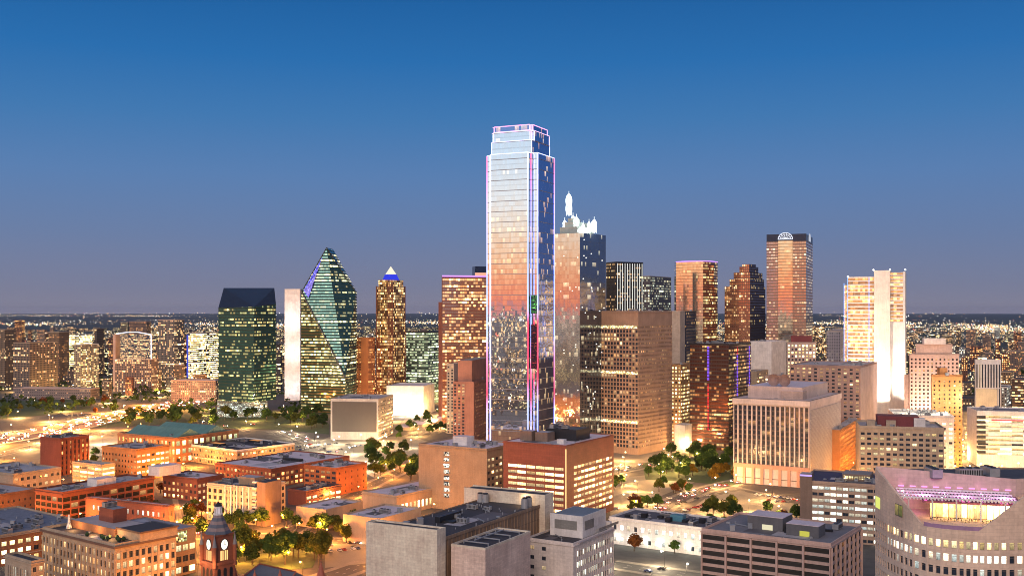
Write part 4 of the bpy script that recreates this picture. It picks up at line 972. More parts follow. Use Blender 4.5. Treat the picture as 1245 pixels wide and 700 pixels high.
g_fount = G('green_tower_glass', (.02, .06, .06), 1.02, .50, .42, ((1, .72, .28), (.95, 1, .55)), 1.35, glass=(.05, .14, .14), metal=.6, rough=.05, block=7, floorlit=.45)
def fountain():
    D = 1500; root = empty('prism_tower', (wx(400, D), D, 0)); tag(root, 'green glass prism tower with a sharp pointed top and a long slanting diagonal edge', 'skyscraper')
    q = lambda px, py, d: (wx(px, d)-root.location.x, d-D, wz(py, d))
    g = lambda px, d, z=0: (wx(px, d)-root.location.x, d-D, z)
    up = [q(397, 301, 1512), q(405, 303, 1560), q(367.5, 353, 1500), q(432.5, 355, 1525), q(372, 353, 1572), q(434, 355, 1580),
          q(420, 459, 1470), q(433, 459, 1525), q(366, 459, 1502), g(418, 1478, 6), g(432, 1528, 30), g(367, 1502, 6), g(372, 1572, 6), g(434, 1580, 6)]
    up2 = [q(366, 353, 1500), q(366, 353, 1530), q(420, 459, 1462), g(419, 1462), g(366, 1485), g(366, 1560), g(419, 1540), q(419, 459, 1540), q(366, 459, 1485)]
    hull('glass_prism', [g_fount, M_roofdark], root, up, 2.6, 4.1)
    hull('glass_prism', [G('gold_green_glass', (.02, .05, .03), 1.02, .50, .5, ((1, .70, .22), (1, .9, .45)), 1.4, glass=(.38, .27, .13), metal=.7, rough=.05, block=7, floorlit=.55), M_roofdark], root, up2, 2.6, 4.1)  # sunset reflection tinted into the glass of the lower left prism
    b = MB(); b.tube(q(366, 353, 1499), q(420, 459, 1461), .9, n=6); b.tube(q(367.5, 353, 1499.5), q(397, 301, 1511.5), .6, n=6); b.tube(q(397, 301, 1511.5), q(432.5, 355, 1524.5), .5, n=6)
    b.build('edge_trim', dglass, root)
    b = MB(); A, Bq, Cc = q(370, 352, 1496.5), q(388, 322, 1503.5), q(378, 385, 1489)
    b.face([q(369, 353, 1497), q(392, 312, 1507), q(385, 332, 1501), q(375, 362, 1494)]); o = b.build('light_panel', facade('blue_lit_floors', (.02, .02, .1), 1., .5, 1.1, ((.06, .08, .9), (.25, .2, 1)), 1.2, glass=(.1, .1, .4), block=2), root)
    return root
fountain()
def slanttop():
    D = 1420; root = empty('slant_roof_tower', (wx(300, D), D, 0)); tag(root, 'dark green glass tower with a sloping navy chamfered roof, left of the pointed prism tower', 'skyscraper')
    q = lambda px, py, d: (wx(px, d)-root.location.x, d-D, wz(py, d)); g = lambda px, d, z=0: (wx(px, d)-root.location.x, d-D, z)
    m = G('dark_green_glass', (.015, .04, .04), 1.02, .5, .30, ((1, .62, .18), (.95, .95, .4)), 1.45, glass=(.06, .19, .19), metal=.8, rough=.08, block=5, floorlit=.35)
    pts = [q(272, 350, 1465), q(333.5, 350, 1470), q(265.5, 374, 1420), q(309, 373, 1398), q(335.5, 369, 1440), g(265.5, 1420, 22), g(309, 1398, 22), g(335.5, 1440, 22), g(334, 1470, 22), g(272, 1465, 22)]
    hull('glass_shaft', [m, solid('navy_glass_slope', (.03, .045, .08), .15, .6)], root, pts, 2.6, 4.1, .12)
    b = MB(); b.box(wx(266, 1430)-root.location.x, wx(318, 1430)-root.location.x, 2, 44, 0, 22); b.build('base', G('lit_lobby', (.35, .4, .38), .7, .8, .5, ((.8, 1, .8), (.9, 1, .9)), 1.2), root)
    return root
slanttop()
# slab with white lit wall between the two green towers
r_, W_, D_, Z_ = B('white_slab', 'narrow tower with a bright white floodlit wall, between the two green glass towers', 346, 365, 372, 352, 1680, None, None, whitep, W=None, a=8, cat='tower', Dp=40)
for zz in (30, 85, 135):
    l = bpy.data.lights.new('floodlight', 'SPOT'); l.energy = 7e4; l.color = (.95, .95, 1); l.shadow_soft_size = 2; l.spot_size = math.radians(100); l.spot_blend = 1
    o = put('floodlight', l, r_, (-W_*.5, -38, zz-15)); o.rotation_euler = Vector((0, 1, .3)).to_track_quat('-Z', 'Y').to_euler()
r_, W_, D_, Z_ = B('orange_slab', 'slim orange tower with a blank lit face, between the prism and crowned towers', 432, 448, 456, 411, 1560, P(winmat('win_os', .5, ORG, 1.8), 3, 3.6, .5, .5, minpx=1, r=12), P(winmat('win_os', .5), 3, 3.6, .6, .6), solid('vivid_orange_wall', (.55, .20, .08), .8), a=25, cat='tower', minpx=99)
B('glass_block', 'mid height green glass block with floors lit in pale rows, right of the crowned tower', 494, 520, 534, 404, 1620, C(G('pale_green_glass', (.1, .16, .14), 1, .5, .6, ((.75, 1, .55), (1, .95, .6)), 1.5, glass=(.05, .1, .1), metal=.4), 3, 4), C(G('pale_green_glass', (0, 0, 0)), 3, 4), dglass, M_roofdark, a=25, cat='office building')
def crowned():
    D = 1560; a = 31; cx, W, Dp = foot(455, 475, 495, D, a, ); root = empty('crowned_tower', (wx(475, D), D, 0), -math.radians(a)); tag(root, 'tower of amber glass with a blue lit shoulder and small white pyramid on top', 'skyscraper')
    m = G('amber_tower', (.45, .20, .10), .72, .7, .62, ((1, .45, .12), (1, .75, .35)), 1.4, glass=(.42, .24, .14), metal=.8, rough=.1, block=4, floorlit=.1, wmetal=.8)
    W = max(W, 28); Dp = max(Dp, 28); zt = wz(340, D)
    def oc(c): return [(-W+c, 0), (-c, 0), (0, c), (0, Dp-c), (-c, Dp), (-W+c, Dp), (-W, Dp-c), (-W, c)]
    def lump(pts, z0, z1, mats, nm):
        b = MB(); u = 0; nz = max(1, round((z1-z0)/3.9))
        for i, p in enumerate(pts):
            q = pts[(i+1) % len(pts)]; k = max(1, round(math.dist(p, q)/2.6)); b.face([(*p, z0), (*q, z0), (*q, z1), (*p, z1)], 0, [(u, 0), (u+k, 0), (u+k, nz), (u, nz)]); u += k
        b.face([(*p, z1) for p in pts], 1); return b.build(nm, mats, root)
    lump(oc(5), 0, zt-10, [m, M_roofdark], 'shaft'); lump([((x+W/2)*.9-W/2, (y-Dp/2)*.9+Dp/2) for x, y in oc(6)], zt-10, zt, [m, M_roofdark], 'upper_tier')
    c = (-W/2, Dp/2); z1 = wz(333, D)
    b = MB(); b.cyl(*c, zt, z1, W*.52, W*.36, 4); o = b.build('lit_shoulder', emis('blue_crown', (.05, .07, 1), .8), root)
    b = MB(); b.cyl(*c, z1, wz(323, D), W*.34, .3, 4); b.build('pyramid', emis('white_pyramid', (1, .88, .68), 1.1), root)
    for i, p in enumerate(oc(5)): b = MB(); b.box(p[0]-.5, p[0]+.5, p[1]-.5, p[1]+.5, 0, zt-9); b.build('corner_rib', dred, root)
crowned()
r_, W_, D_, Z_ = B('wide_amber_tower', 'wide amber glass tower with a violet light line along its roof, beside the tallest tower', 534, 538, 610, 336, 1330,
  None, C(G('amber_mirror', (.50, .20, .14), .9, .62, .55, ((1, .42, .12), (1, .70, .32)), 2.2, glass=(1, .60, .42), metal=.85, rough=.08, block=6, floorlit=.35, wmetal=.7), 2.8, 4, top=2), dred, M_roofdark, a=78, cat='skyscraper', W=7)
b = MB(); b.box(.05, .7, -.6, D_, Z_-.4, Z_+1.5); b.build('light_line', emis('violet_line', (.62, .30, 1), 1.5), r_)
block(r_, 'crown_house', -22, -2, D_*.55, D_*.8, Z_, Z_+13, solid('navy_glass', (.03, .05, .12), .15, .6), None)
b = MB(); b.box(-1.9, -1.2, D_*.55, D_*.8, Z_+.1, Z_+5); b.build('light_strip', emis('salmon_strip', (1, .45, .3), 1.1), r_)
B('dark_shoulder', 'narrow dark brown tower against the left side of the wide amber tower', 533, 537, 541, 368, 1400, None, C(G('amber_mirror', (0, 0, 0)), 3, 4), dred, a=30, cat='tower', W=5, Dp=14)

# spired tower right of the tallest
def spired():
    D = 1040; a = 37; cx, W, Dp = foot(672, 705, 736.5, D, a); root = empty('spired_tower', (wx(705, D), D, 0), -math.radians(a)); tag(root, 'blue glass skyscraper with brilliant white lattice spires, right of the tallest tower', 'skyscraper')
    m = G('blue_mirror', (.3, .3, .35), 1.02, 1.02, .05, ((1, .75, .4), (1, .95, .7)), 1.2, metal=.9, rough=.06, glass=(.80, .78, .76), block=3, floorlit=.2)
    zt = wz(283, D); b = MB()
    fc = faces(W, Dp)
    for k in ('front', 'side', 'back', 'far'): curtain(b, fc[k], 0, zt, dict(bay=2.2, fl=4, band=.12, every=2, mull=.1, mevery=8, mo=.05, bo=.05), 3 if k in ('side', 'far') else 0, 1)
    b.box(-W+.2, -.2, .2, Dp-.2, zt-.3, zt-.02, 2); b.build('glass_shaft', [m, M_frame, M_roofdark, G('blue_mirror_dark', (.2, .2, .25), 1.02, 1.02, .05, ((1, .75, .4), (1, .95, .7)), 1.4, metal=.9, rough=.06, glass=(.20, .24, .32), block=3, floorlit=.2)], root)  # side and far faces take a darker copy, shade put into its glass
    b = MB(); rr = random.Random(9)   # light points of the facade pattern
    for k in range(34):
        z = rr.uniform(40, zt-6); y = rr.uniform(2, Dp-2); b.sphere((.35, y, z), .55, 5, 4)
        if k % 2: b.sphere((-rr.uniform(2, W-2), -.35, z), .5, 5, 4)
    b.build('facade_lights', emis('facade_point', (1, .93, .8), 2.2), root)['kind'] = 'stuff'
    stone = solid('pale_green_crown', (.42, .50, .46), .6)
    block(root, 'crown', -W+3, -8, 8, Dp-10, zt, zt+7, stone); block(root, 'crown', -W+6, -13, 12, Dp-14, zt+7.01, zt+12, stone); block(root, 'crown', -W+8, -19, 15, Dp-17, zt+12.01, zt+16, stone)
    sp = emis('spire_white', (.92, 1, .96), 3.0); ld = None
    def spire(px, yt, r, yb):
        # place on the roof so that it stands at the surveyed spot
        best = min(((abs(622.5+inv(root, -W/2+s, Dp/2+t)[0]/inv(root, -W/2+s, Dp/2+t)[1]*FP-px), s, t) for s in [k-20 for k in range(41)] for t in (-10, -4, 2)), key=lambda q: q[0])
        x, y = -W/2+best[1], Dp/2+best[2]; d = inv(root, x, y)[1]; z0, z1 = wz(yb, d), wz(yt, d); b = MB(); n = 6; H = z1-z0; rn = max(3, int(H/2.4))
        pr = lambda f: r*1.3*(1 if f < .8 else max(.25, math.sqrt(max(0, 1-((f-.8)/.2)**2))))*(1 if int(f*7) % 3 else .86)
        for k in range(rn):
            f0, f1 = k/rn, (k+1)/rn
            for i in range(n):
                t0, t1 = 2*math.pi*i/n, 2*math.pi*(i+1)/n; A = (x+pr(f0)*math.cos(t0), y+pr(f0)*math.sin(t0), z0+H*f0); Bp = (x+pr(f1)*math.cos(t0), y+pr(f1)*math.sin(t0), z0+H*f1); Cp = (x+pr(f1)*math.cos(t1), y+pr(f1)*math.sin(t1), z0+H*f1)
                b.tube(A, Bp, .2, n=4); b.tube(A, Cp, .16, n=4); b.tube(Bp, Cp, .16, n=4)
        b.cyl(x, y, z0, z0+H*.9, r*.35, n=6); b.tube((x, y, z1-.5), (x, y, z1+3), .15, n=4)
        b.build('lattice_spire', sp, root)
        l = bpy.data.lights.new('spire_light', 'POINT'); l.energy = 5000; l.color = (.9, 1, .95); l.shadow_soft_size = 1; put('spire_light', l, root, (x+3, y-4, z0+1))
    spire(692, 236, 2.6, 262); spire(701, 264, 2.3, 283); spire(722, 267, 2.1, 283); spire(716, 270, 1.7, 283); spire(709, 272, 1.5, 283); spire(687, 268, 1.7, 280); spire(697, 262, 1.5, 275)
spired()
r_, W_, D_, Z_ = B('striped_tower', 'black tower with glowing white vertical stripes, behind the brown grid tower', 737, 749, 782, 319, 1300, C(G('black_tower_glass', (.02, .02, .02), .8, .5, .35, WARM, 1.3, glass=(.03, .03, .04)), 2.8, 3.9), C(G('black_tower_glass', (0, 0, 0)), 2.8, 3.9), dglass, M_roofdark, a=62, cat='skyscraper')
b = MB()
for k in range(11):
    y = 2+k*(D_-4)/10; b.box(.3, .75, y-.22, y+.22, 20, Z_-1)
b.build('light_fins', emis('white_fin', (.95, .95, .88), 1.25), r_)
B('grey_speckled_tower', 'shorter grey tower speckled with small pale windows, right of the black striped tower', 770, 790, 816, 336, 1650, C(G('speck', (.09, .09, .10), .6, .6, .5, ((1, .85, .5), (.85, 1, .8)), 1.1), 3, 3.9), C(G('speck', (0, 0, 0)), 3, 3.9), grey, M_roofdark, a=31, cat='tower')
def grid_tower():
    wmA = winmat('win_gt', .20, WARM, 1.6); 
    root, W, Dp, Z = B('grid_tower', 'big brown stone tower with a deep square grid of windows and plain top', 731, 776, 817, 379, 1046,
      P(wmA, 3.5, 4.0, .70, .70, top=13, z0=6, po=.25, so=.28), P(winmat('win_gt2', .32, WARM, 1.3), 1.9, 4.0, .55, .45, top=13, z0=6, po=.04, so=.35), solid('brown_stone', (.35, .235, .17), .8), M_rooflil, a=37, cat='skyscraper', nu=6, minpx=4)
    b = MB(); b.box(-W+.5, -1, -.32, -.29, Z-16, Z-13.4); b.build('lit_floor', G('lit_floor', (.3, .2, .1), .8, .9, 1.2, YEL, 1.8, block=2), root)
    b = MB()
    for z in (wz(455, 1046), wz(515, 1046)):
        b = MB(); b.box(-W+.5, -.6, -.34, -.3, z, z+2.4); b.build('lit_floor', G('lit_floor', (0, 0, 0)), root)
grid_tower()
# curved orange tower
def curvedtower():
    D = 1480; root = empty('curved_tower', (wx(850, D), D, 0)); tag(root, 'curved fronted tower glowing orange with a violet line round its top', 'skyscraper')
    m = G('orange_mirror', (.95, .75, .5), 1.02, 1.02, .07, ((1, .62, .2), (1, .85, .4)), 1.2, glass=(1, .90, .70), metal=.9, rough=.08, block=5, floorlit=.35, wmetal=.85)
    m2 = G('dark_orange_mirror', (.1, .05, .04), .96, .6, .45, ((1, .62, .2), (1, .85, .4)), 1.3, glass=(.50, .26, .18), metal=.85, rough=.08, block=5, floorlit=.35)  # darker copy for the right-hand faces, their shade put into the colour
    X = lambda px, d=D: wx(px, d)-root.location.x
    pts = [(X(825), 22), (X(832), 8), (X(842), 0), (X(854), -5), (X(862), 0), (X(870), 12), (X(877.5), 30), (X(872), 60), (X(828), 60)]
    zt = wz(318, D); b = MB(); nz = round(zt/3.9); u = 0
    for i, p in enumerate(pts):
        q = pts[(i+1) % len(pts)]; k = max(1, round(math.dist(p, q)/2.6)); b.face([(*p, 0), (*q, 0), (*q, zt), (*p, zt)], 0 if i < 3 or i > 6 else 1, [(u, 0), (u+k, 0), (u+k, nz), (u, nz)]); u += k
        L = math.dist(p, q); e = ((q[0]-p[0])/L, (q[1]-p[1])/L)
        for j in range(nz+1): b.fbox((p, e, (e[1], -e[0])), 0, L, j*zt/nz-.2, j*zt/nz+.2, .01, .2, 3)
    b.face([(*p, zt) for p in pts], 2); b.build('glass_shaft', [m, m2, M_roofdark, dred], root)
    b = MB()
    for i in range(6): b.tube((*pts[i], zt+.5), (*pts[i+1], zt+.5), .8, n=5)
    b.build('light_line', emis('violet_line', (0, 0, 0), 1), root)
curvedtower()
def stepped():
    D = 1500; a = 35; root = empty('stepped_tower', (wx(916, D), D, 0), -math.radians(a)); tag(root, 'dark stepped tower with rows of amber windows, left of the vaulted top tower', 'skyscraper')
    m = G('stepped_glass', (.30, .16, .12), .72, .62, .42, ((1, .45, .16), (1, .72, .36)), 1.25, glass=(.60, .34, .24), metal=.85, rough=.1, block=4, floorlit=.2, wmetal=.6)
    m2 = G('stepped_glass_side', (.05, .035, .045), .6, .6, .22, ((1, .6, .2), (1, .8, .4)), 1.2, glass=(.16, .16, .22), metal=.8, rough=.1)  # darker copy for all but the front, shade put into its colours
    def tier(pl, pr, yt, dx, dy, c=916):
        cx, W, Dp = foot(pl, c, pr, D+dy, a); W = max(W, 8); Dp = max(Dp, 8); z = wz(yt, D+dy); b = MB()
        ox = 0; nz = round(z/3.9)
        for i, (p, q) in enumerate((((-W, 0), (0, 0)), ((0, 0), (0, Dp)), ((0, Dp), (-W, Dp)), ((-W, Dp), (-W, 0)))):
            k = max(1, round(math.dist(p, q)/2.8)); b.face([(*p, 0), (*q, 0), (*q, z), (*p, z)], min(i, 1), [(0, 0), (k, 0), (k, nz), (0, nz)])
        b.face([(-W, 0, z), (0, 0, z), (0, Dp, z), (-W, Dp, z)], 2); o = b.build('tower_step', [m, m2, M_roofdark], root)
        wxy = Vector((wx(c, D+dy)-root.location.x, dy)); ca, sa = math.cos(-root.rotation_euler[2]), math.sin(-root.rotation_euler[2])
        o.location = (wxy.x*ca-wxy.y*sa, wxy.x*sa+wxy.y*ca, 0)
    tier(881, 930.5, 348, 0, 0, 912); tier(887, 929, 339, 0, 2, 912); tier(892, 927, 331, 0, 4, 912); tier(899, 922, 324, 0, 7, 911); tier(902, 919, 321, 0, 9, 911)
stepped()
def vaulted():
    D = 1400; a = 21; cx, W, Dp = foot(932, 980, 988, D, a); root = empty('vaulted_tower', (wx(980, D), D, 0), -math.radians(a)); tag(root, 'tall tan tower with a glowing arched top window and bright mirrored centre bay', 'skyscraper')
    m = G('tan_mirror', (.40, .25, .19), .85, .52, .30, ((1, .62, .25), (1, .88, .6)), 1.3, glass=(.72, .52, .42), metal=.85, rough=.1, block=4, floorlit=.3, wmetal=.3)
    mc = G('bright_bay_glass', (.5, .4, .3), 1.02, .92, .05, WARM, 1.2, glass=(1, .9, .72), metal=.92, rough=.05)
    zt = wz(293, D); ztop = wz(284, D); Dp = max(Dp, 30)
    def shaft(x0, x1, y0, y1, z1, mm, nm):
        b = MB()
        for p, q in (((x0, y0), (x1, y0)), ((x1, y0), (x1, y1)), ((x1, y1), (x0, y1)), ((x0, y1), (x0, y0))):
            k = max(1, round(math.dist(p, q)/2.8)); nz = round(z1/3.9); b.face([(*p, 0), (*q, 0), (*q, z1), (*p, z1)], 0, [(0, 0), (k, 0), (k, nz), (0, nz)])
            L = math.dist(p, q); e = ((q[0]-p[0])/L, (q[1]-p[1])/L)
            for j in range(nz+1): b.fbox((p, e, (e[1], -e[0])), 0, L, j*z1/nz-.25, j*z1/nz+.25, .01, .2, 2)
        b.face([(x0, y0, z1), (x1, y0, z1), (x1, y1, z1), (x0, y1, z1)], 1); b.build(nm, [mm, M_roofdark, brownc], root)
    shaft(-W, 0, 0, Dp, zt, m, 'shaft'); c0, c1 = -W*.70, -W*.335
    shaft(c0, c1, -1.2, 3, zt+1, mc, 'mirror_bay')
    dk = solid('navy_vault', (.035, .04, .07), .3, .5)
    block(root, 'dark_top', -W, 0, .05, Dp, zt+.01, ztop, dk)
    cc = (c0+c1)/2; R = (c1-c0)/2; b = MB(); n = 14
    for i in range(n):
        t0, t1 = math.pi*i/n, math.pi*(i+1)/n
        b.face([(cc+R*math.cos(t0), -1.3, zt+3+R*.9*math.sin(t0)), (cc+R*math.cos(t1), -1.3, zt+3+R*.9*math.sin(t1)), (cc+R*math.cos(t1), Dp, zt+3+R*.9*math.sin(t1)), (cc+R*math.cos(t0), Dp, zt+3+R*.9*math.sin(t0))])
    b.face([(cc+R*math.cos(math.pi*i/n), -1.3, zt+3+R*.9*math.sin(math.pi*i/n)) for i in range(n+1)]); b.build('vault', dk, root)
    g = MB()
    for rr_, w in ((R, .6), (R*.72, .35)):
        for i in range(n):
            t0, t1 = math.pi*i/n, math.pi*(i+1)/n; g.tube((cc+rr_*math.cos(t0), -1.6, zt+3+rr_*.9*math.sin(t0)), (cc+rr_*math.cos(t1), -1.6, zt+3+rr_*.9*math.sin(t1)), w*.8, n=5)
    for i in range(1, 7): t = math.pi*i/7; g.tube((cc, -1.6, zt+3), (cc+R*math.cos(t), -1.6, zt+3+R*.9*math.sin(t)), .3, n=4)
    g.tube((cc-R, -1.6, zt+3), (cc+R, -1.6, zt+3), .5, n=4); g.build('arched_window', emis('vault_light', (.85, .88, 1), 1.3), root)
    g = MB()
    for i in range(n):
        t0, t1 = math.pi*i/n, math.pi*(i+1)/n; g.tube((.5, Dp/2+9*math.cos(t0), zt+2+10*math.sin(t0)), (.5, Dp/2+9*math.cos(t1), zt+2+10*math.sin(t1)), .5, n=5)
    g.face([(.3, Dp/2+9*math.cos(math.pi*i/n), zt+2+10*math.sin(math.pi*i/n)) for i in range(n+1)]); g.build('arched_window', emis('vault_light_side', (.75, .8, .95), .7), root)
vaulted()

# dark red plaza tower with violet strips
r_, W_, D_, Z_ = B('maroon_tower', 'dark maroon glass tower with vertical violet and red light strips, before the curved orange tower', 839, 886, 913, 419, 1075, C(G('maroon_glass', (.05, .03, .03), .85, .55, .30, ((1, .38, .1), (1, .72, .3)), 1.3, glass=(.14, .06, .05), metal=.7, rough=.12, block=4), 2.6, 3.8, band=.25), C(G('maroon_glass', (0, 0, 0)), 2.6, 3.8, band=.25), dglass, M_roofdark, a=31, cat='skyscraper', nu=6)
def strip(root, x, y, z0, z1, m, w=1.2):
    b = MB(); r = random.Random(int(x*10+z0)); z = z0
    while z < z1: h = r.uniform(1.5, 3.2); b.box(x-w/2, x+w/2, y-.5, y+.1, z, min(z+h, z1)); z += h+.9
    b.build('light_strip', m, root)
vio = emis('violet_strip', (.28, .12, .95), 1.0); rds = emis('red_strip', (.9, .05, .06), .9)
strip(r_, -W_*.52, -.6, Z_-36, Z_-2, vio, 2); strip(r_, -W_*.52, -.6, 20, Z_-40, rds, 1.4)
strip(r_, 1.2, D_*.33, Z_-68, Z_-10, vio, 1.2); strip(r_, 1.2, D_*.33, Z_-10, Z_-3, rds, 1.2); strip(r_, 1.2, D_*.88, Z_-45, Z_-3, vio, 1.2)
B('beige_slab', 'blank beige tower slab right of the brown grid tower', 812, 827, 833, 379, 1230, None, None, beige, a=25, cat='tower', Dp=20)
B('dark_slab', 'dark blue slab with scattered lit windows, right of the blank beige slab', 824, 834, 846, 379, 1260, C(G('navyslab', (.04, .05, .08), .8, .6, .2, WARM, 1.2, glass=(.06, .08, .14), metal=.6), 3, 3.8), C(G('navyslab', (0, 0, 0)), 3, 3.8), dglass, a=25, cat='tower')
B('tan_hotel', 'old tan brick hotel lit yellow, in the gap right of the brown grid tower', 816, 828, 842, 444, 1150, P(wC, 4, 3.8, .45, .5), P(wC, 4, 3.8, .45, .5), solid('amber_brick', (.45, .27, .13), .8), a=31, cat='hotel', minpx=3)
B('white_annex', 'small pale windowless annex glowing between the brown grid and maroon towers', 820, 833, 842, 518, 1080, None, None, whitep, a=31, cat='building')

# white finned federal building
def federal():
    wm = winmat('win_fed', .14, WARM, 1.2, block=3); ws = solid('fed_stone', (.60, .50, .47), .75)
    root, W, Dp, Z = B('finned_office', 'large office with close white vertical fins, a pink base and a blank pale side wall', 892, 984, 1022, 488, 850,
      P(wm, 3.9, 4.0, .72, .70, po=.8, so=.0, top=5, z0=16, pm=0, sm=1), None, ws, M_rooflil, a=31, cat='office building', trim=solid('fed_dark', (.10, .07, .065), .7), par=.6, minpx=3)
    sw = solid('side_panel_grey', (.42, .40, .40), .7, lines=(2, 3.9, .12)); b = MB(); b.box(.05, .5, 1.2, Dp-1, 8, Z-7); b.build('side_wall', facade('side_speckle', (.40, .37, .37), .5, .35, .06, WHT, 1.3, glass=(.25, .25, .27)), root)
    b = MB(); b.box(-W-.5, .8, -1.5, Dp+.5, Z-4, Z+.3); b.build('cornice', ws, root)
    rp = solid('pink_base', (.50, .27, .20), .8); b = MB()
    b.box(-W+1, -1, .8, 6, .5, 15.9)
    for k in range(9): x = -W+.6+k*(W-3)/8; b.box(x, x+2.2, -1.2, .79, 0, 16)
    b.box(-W, 0, -1.3, .4, 13, 16.2); b.build('base', rp, root)
    block(root, 'penthouse', -W+8, -9, 12, Dp-8, Z+.3, Z+10, solid('pink_pent', (.55, .42, .37), .8), M_rooflil); block(root, 'penthouse', -26, -8, 10, 22, Z+.31, Z+7, pink, M_rooflil)
    for x, r in ((-34, 5), (-25, 5)):
        b = MB(); n = 16
        for i in range(n):
            t0, t1 = 2*math.pi*i/n, 2*math.pi*(i+1)/n
            for r0, r1, d0, d1 in ((0, .5, 0, .15), (.5, 1, .15, .6)):
                pts = [(x+r*r0*math.cos(t0), 20-r*d0, Z+15+r*r0*math.sin(t0)), (x+r*r1*math.cos(t0), 20-r*d1, Z+15+r*r1*math.sin(t0)), (x+r*r1*math.cos(t1), 20-r*d1, Z+15+r*r1*math.sin(t1)), (x+r*r0*math.cos(t1), 20-r*d0, Z+15+r*r0*math.sin(t1))]
                b.face(pts[1:] if r0 == 0 else pts)
        b.tube((x, 21, Z+10), (x, 20.2, Z+15), .4); b.build('satellite_dish', solid('dish_pink', (.30, .2, .18), .6), root)
federal()

# white floodlit tower with orange bands
def floodlit():
    D = 1150; a = 22; root = empty('floodlit_tower', (wx(1063, D), D, 0), -math.radians(a)); tag(root, 'brilliantly floodlit white tower with orange bands and a taller plain core', 'skyscraper')
    wt = solid('flood_white', (.72, .68, .64), .7); cx, W, _ = foot(1031, 1063, 1063, D, a, Dp=10); zt = wz(337, D); cells = []
    b = MB(); b.box(-W, 0, 1, 30, 0, zt-.05); b.build('slab_core', wt, root)
    m = G('flood_bands', (.70, .55, .45), 1.02, .70, .80, ((1, .40, .10), (1, .58, .20)), .95, glass=(.45, .25, .12), metal=0., rough=.35, block=24, floorlit=.6)
    g = MB(); F = ((-W, 0), (1, 0), (0, -1)); zb = wz(462, D)
    nz = round((zt-zb)/3.9); g.fquad(F, 0, W, zb, zt, -.3, 0, [(0, 0), (W/2.5, 0), (W/2.5, nz), (0, nz)])
    for j in range(nz+1): z = zb+j*(zt-zb)/nz; g.fbox(F, 0, W, z-.65, z+.65, -.29, .9, 1)
    g.fbox(F, 0, W, 0, zb-.91, -.3, .9, 1); g.build('banded_front', [m, wt], root)
    b = MB(); b.box(-W-4, -W-.02, 3, 26, 0, zt-8); b.build('side_slab', m, root)
    b = MB(); b.box(-W-4.6, -W-4, 2.3, 2.9, 70, zt-6); b.box(-W-.5, -W, -1.6, -1, 80, zt); b.box(-5.6, -5, -1.6, -1, 80, zt); b.build('light_line', emis('blue_white_line', (.25, .45, 1), 1.8), root)
    zc = wz(329, D); _, _, dp = foot(1063, 1080, 1097, D, a); 
    wc = (wx(1080, D)-wx(1063, D)); core = MB(); cw = wc/math.cos(math.radians(a))
    core.box(.02, cw, -6, 34, 0, zc); core.build('core_shaft', solid('flood_core', (.80, .72, .64), .7), root)
    x1 = cw+15; zs = wz(392, D)
    b = MB(); b.box(cw+.02, x1, 0, 32, 0, zs); b.box(x1-2.4, x1, 0, 32, zs+.01, zc-1.5); b.box(cw+.02, x1-2.41, 1.5, 31, zs+.01, zc-2); b.build('end_shaft', wt, root)
    g = MB(); F = ((cw, 1.4), (1, 0), (0, -1)); nz = round((zc-zs)/3.9); g.fquad(F, .1, x1-cw-2.5, zs, zc-2.2, .02, 0, [(0, 0), (4, 0), (4, nz), (0, nz)])
    for j in range(nz): z = zs+j*(zc-2-zs)/nz; g.fbox(F, .1, x1-cw-2.5, z, z+1.3, .03, .9, 1)
    g.build('banded_end', [m, wt], root)
    for x, y in ((-W, -1), (-.5, -6.2), (cw, -6.2), (x1, -.5)):
        b = MB(); b.sphere((x, y, zc+.6 if x > -1 else zt+1), 1.0, 6, 4); b.build('roof_lamp', emis('roof_lamp', (1, .95, .9), 2.5), root)
    for x, y, p in ((cw*.5, -24, 5e5), (x1+4, -20, 2.6e5), (-W*.5, -30, .6e5)):
        l = bpy.data.lights.new('floodlight', 'SPOT'); l.energy = p; l.color = (1, .88, .72); l.shadow_soft_size = 1.5; l.spot_size = math.radians(95); l.spot_blend = .8
        o = put('floodlight', l, root, (x, y, wz(505, D)+6)); o.rotation_euler = Vector((0, .32, 1)).to_track_quat('-Z', 'Y').to_euler()
    for z in (zt-20, zt-55):
        l = bpy.data.lights.new('floodlight', 'SPOT'); l.energy = 7e4; l.color = (1, .66, .42); l.shadow_soft_size = 2; l.spot_size = math.radians(120); l.spot_blend = 1
        o = put('floodlight', l, root, (-W*.4, -60, z-30)); o.rotation_euler = Vector((.1, 1, .4)).to_track_quat('-Z', 'Y').to_euler()
floodlit()
B('pale_hotel', 'pale pink stone block with a dark red roof, left of the floodlit tower', 957, 992, 1002, 417, 1180, P(wC, 4, 3.8, .5, .55), P(wC, 4, 3.8, .5, .55), pink, maroon, a=14, cat='hotel', minpx=3, nu=0)
r_ = BASES[-1]; block(r_[0], 'mansard', -r_[1]+4, -4, 3, r_[2]-3, r_[3], r_[3]+8, maroon)
B('white_block', 'plain white windowless block left of the pale pink dark roofed block', 912, 938, 956, 416, 1260, None, None, whitep, M_rooflil, a=31, cat='building')
B('tan_annex', 'small tan stepped annex before the plain white windowless block', 905, 920, 934, 452, 1180, None, P(wB, 4, 3.8, .5, .5), tan, M_roofblue, a=31, cat='building', minpx=4)
B('pink_annex', 'small pinkish block with a white lit right edge, beside the tan stepped annex', 930, 946, 957, 458, 1150, P(wC, 4, 3.8, .5, .5), None, pink, M_roofblue, a=31, cat='building', minpx=4)
B('white_lattice_tower', 'slim pale grey tower with rows of tiny windows, left of the floodlit tower', 1005, 1022, 1030, 403, 1320, C(G('lattice', (.42, .40, .44), .5, .6, .25, WHT, 1.1), 2.8, 3.7), C(G('lattice', (0, 0, 0)), 2.8, 3.7), beige, a=20, cat='tower')
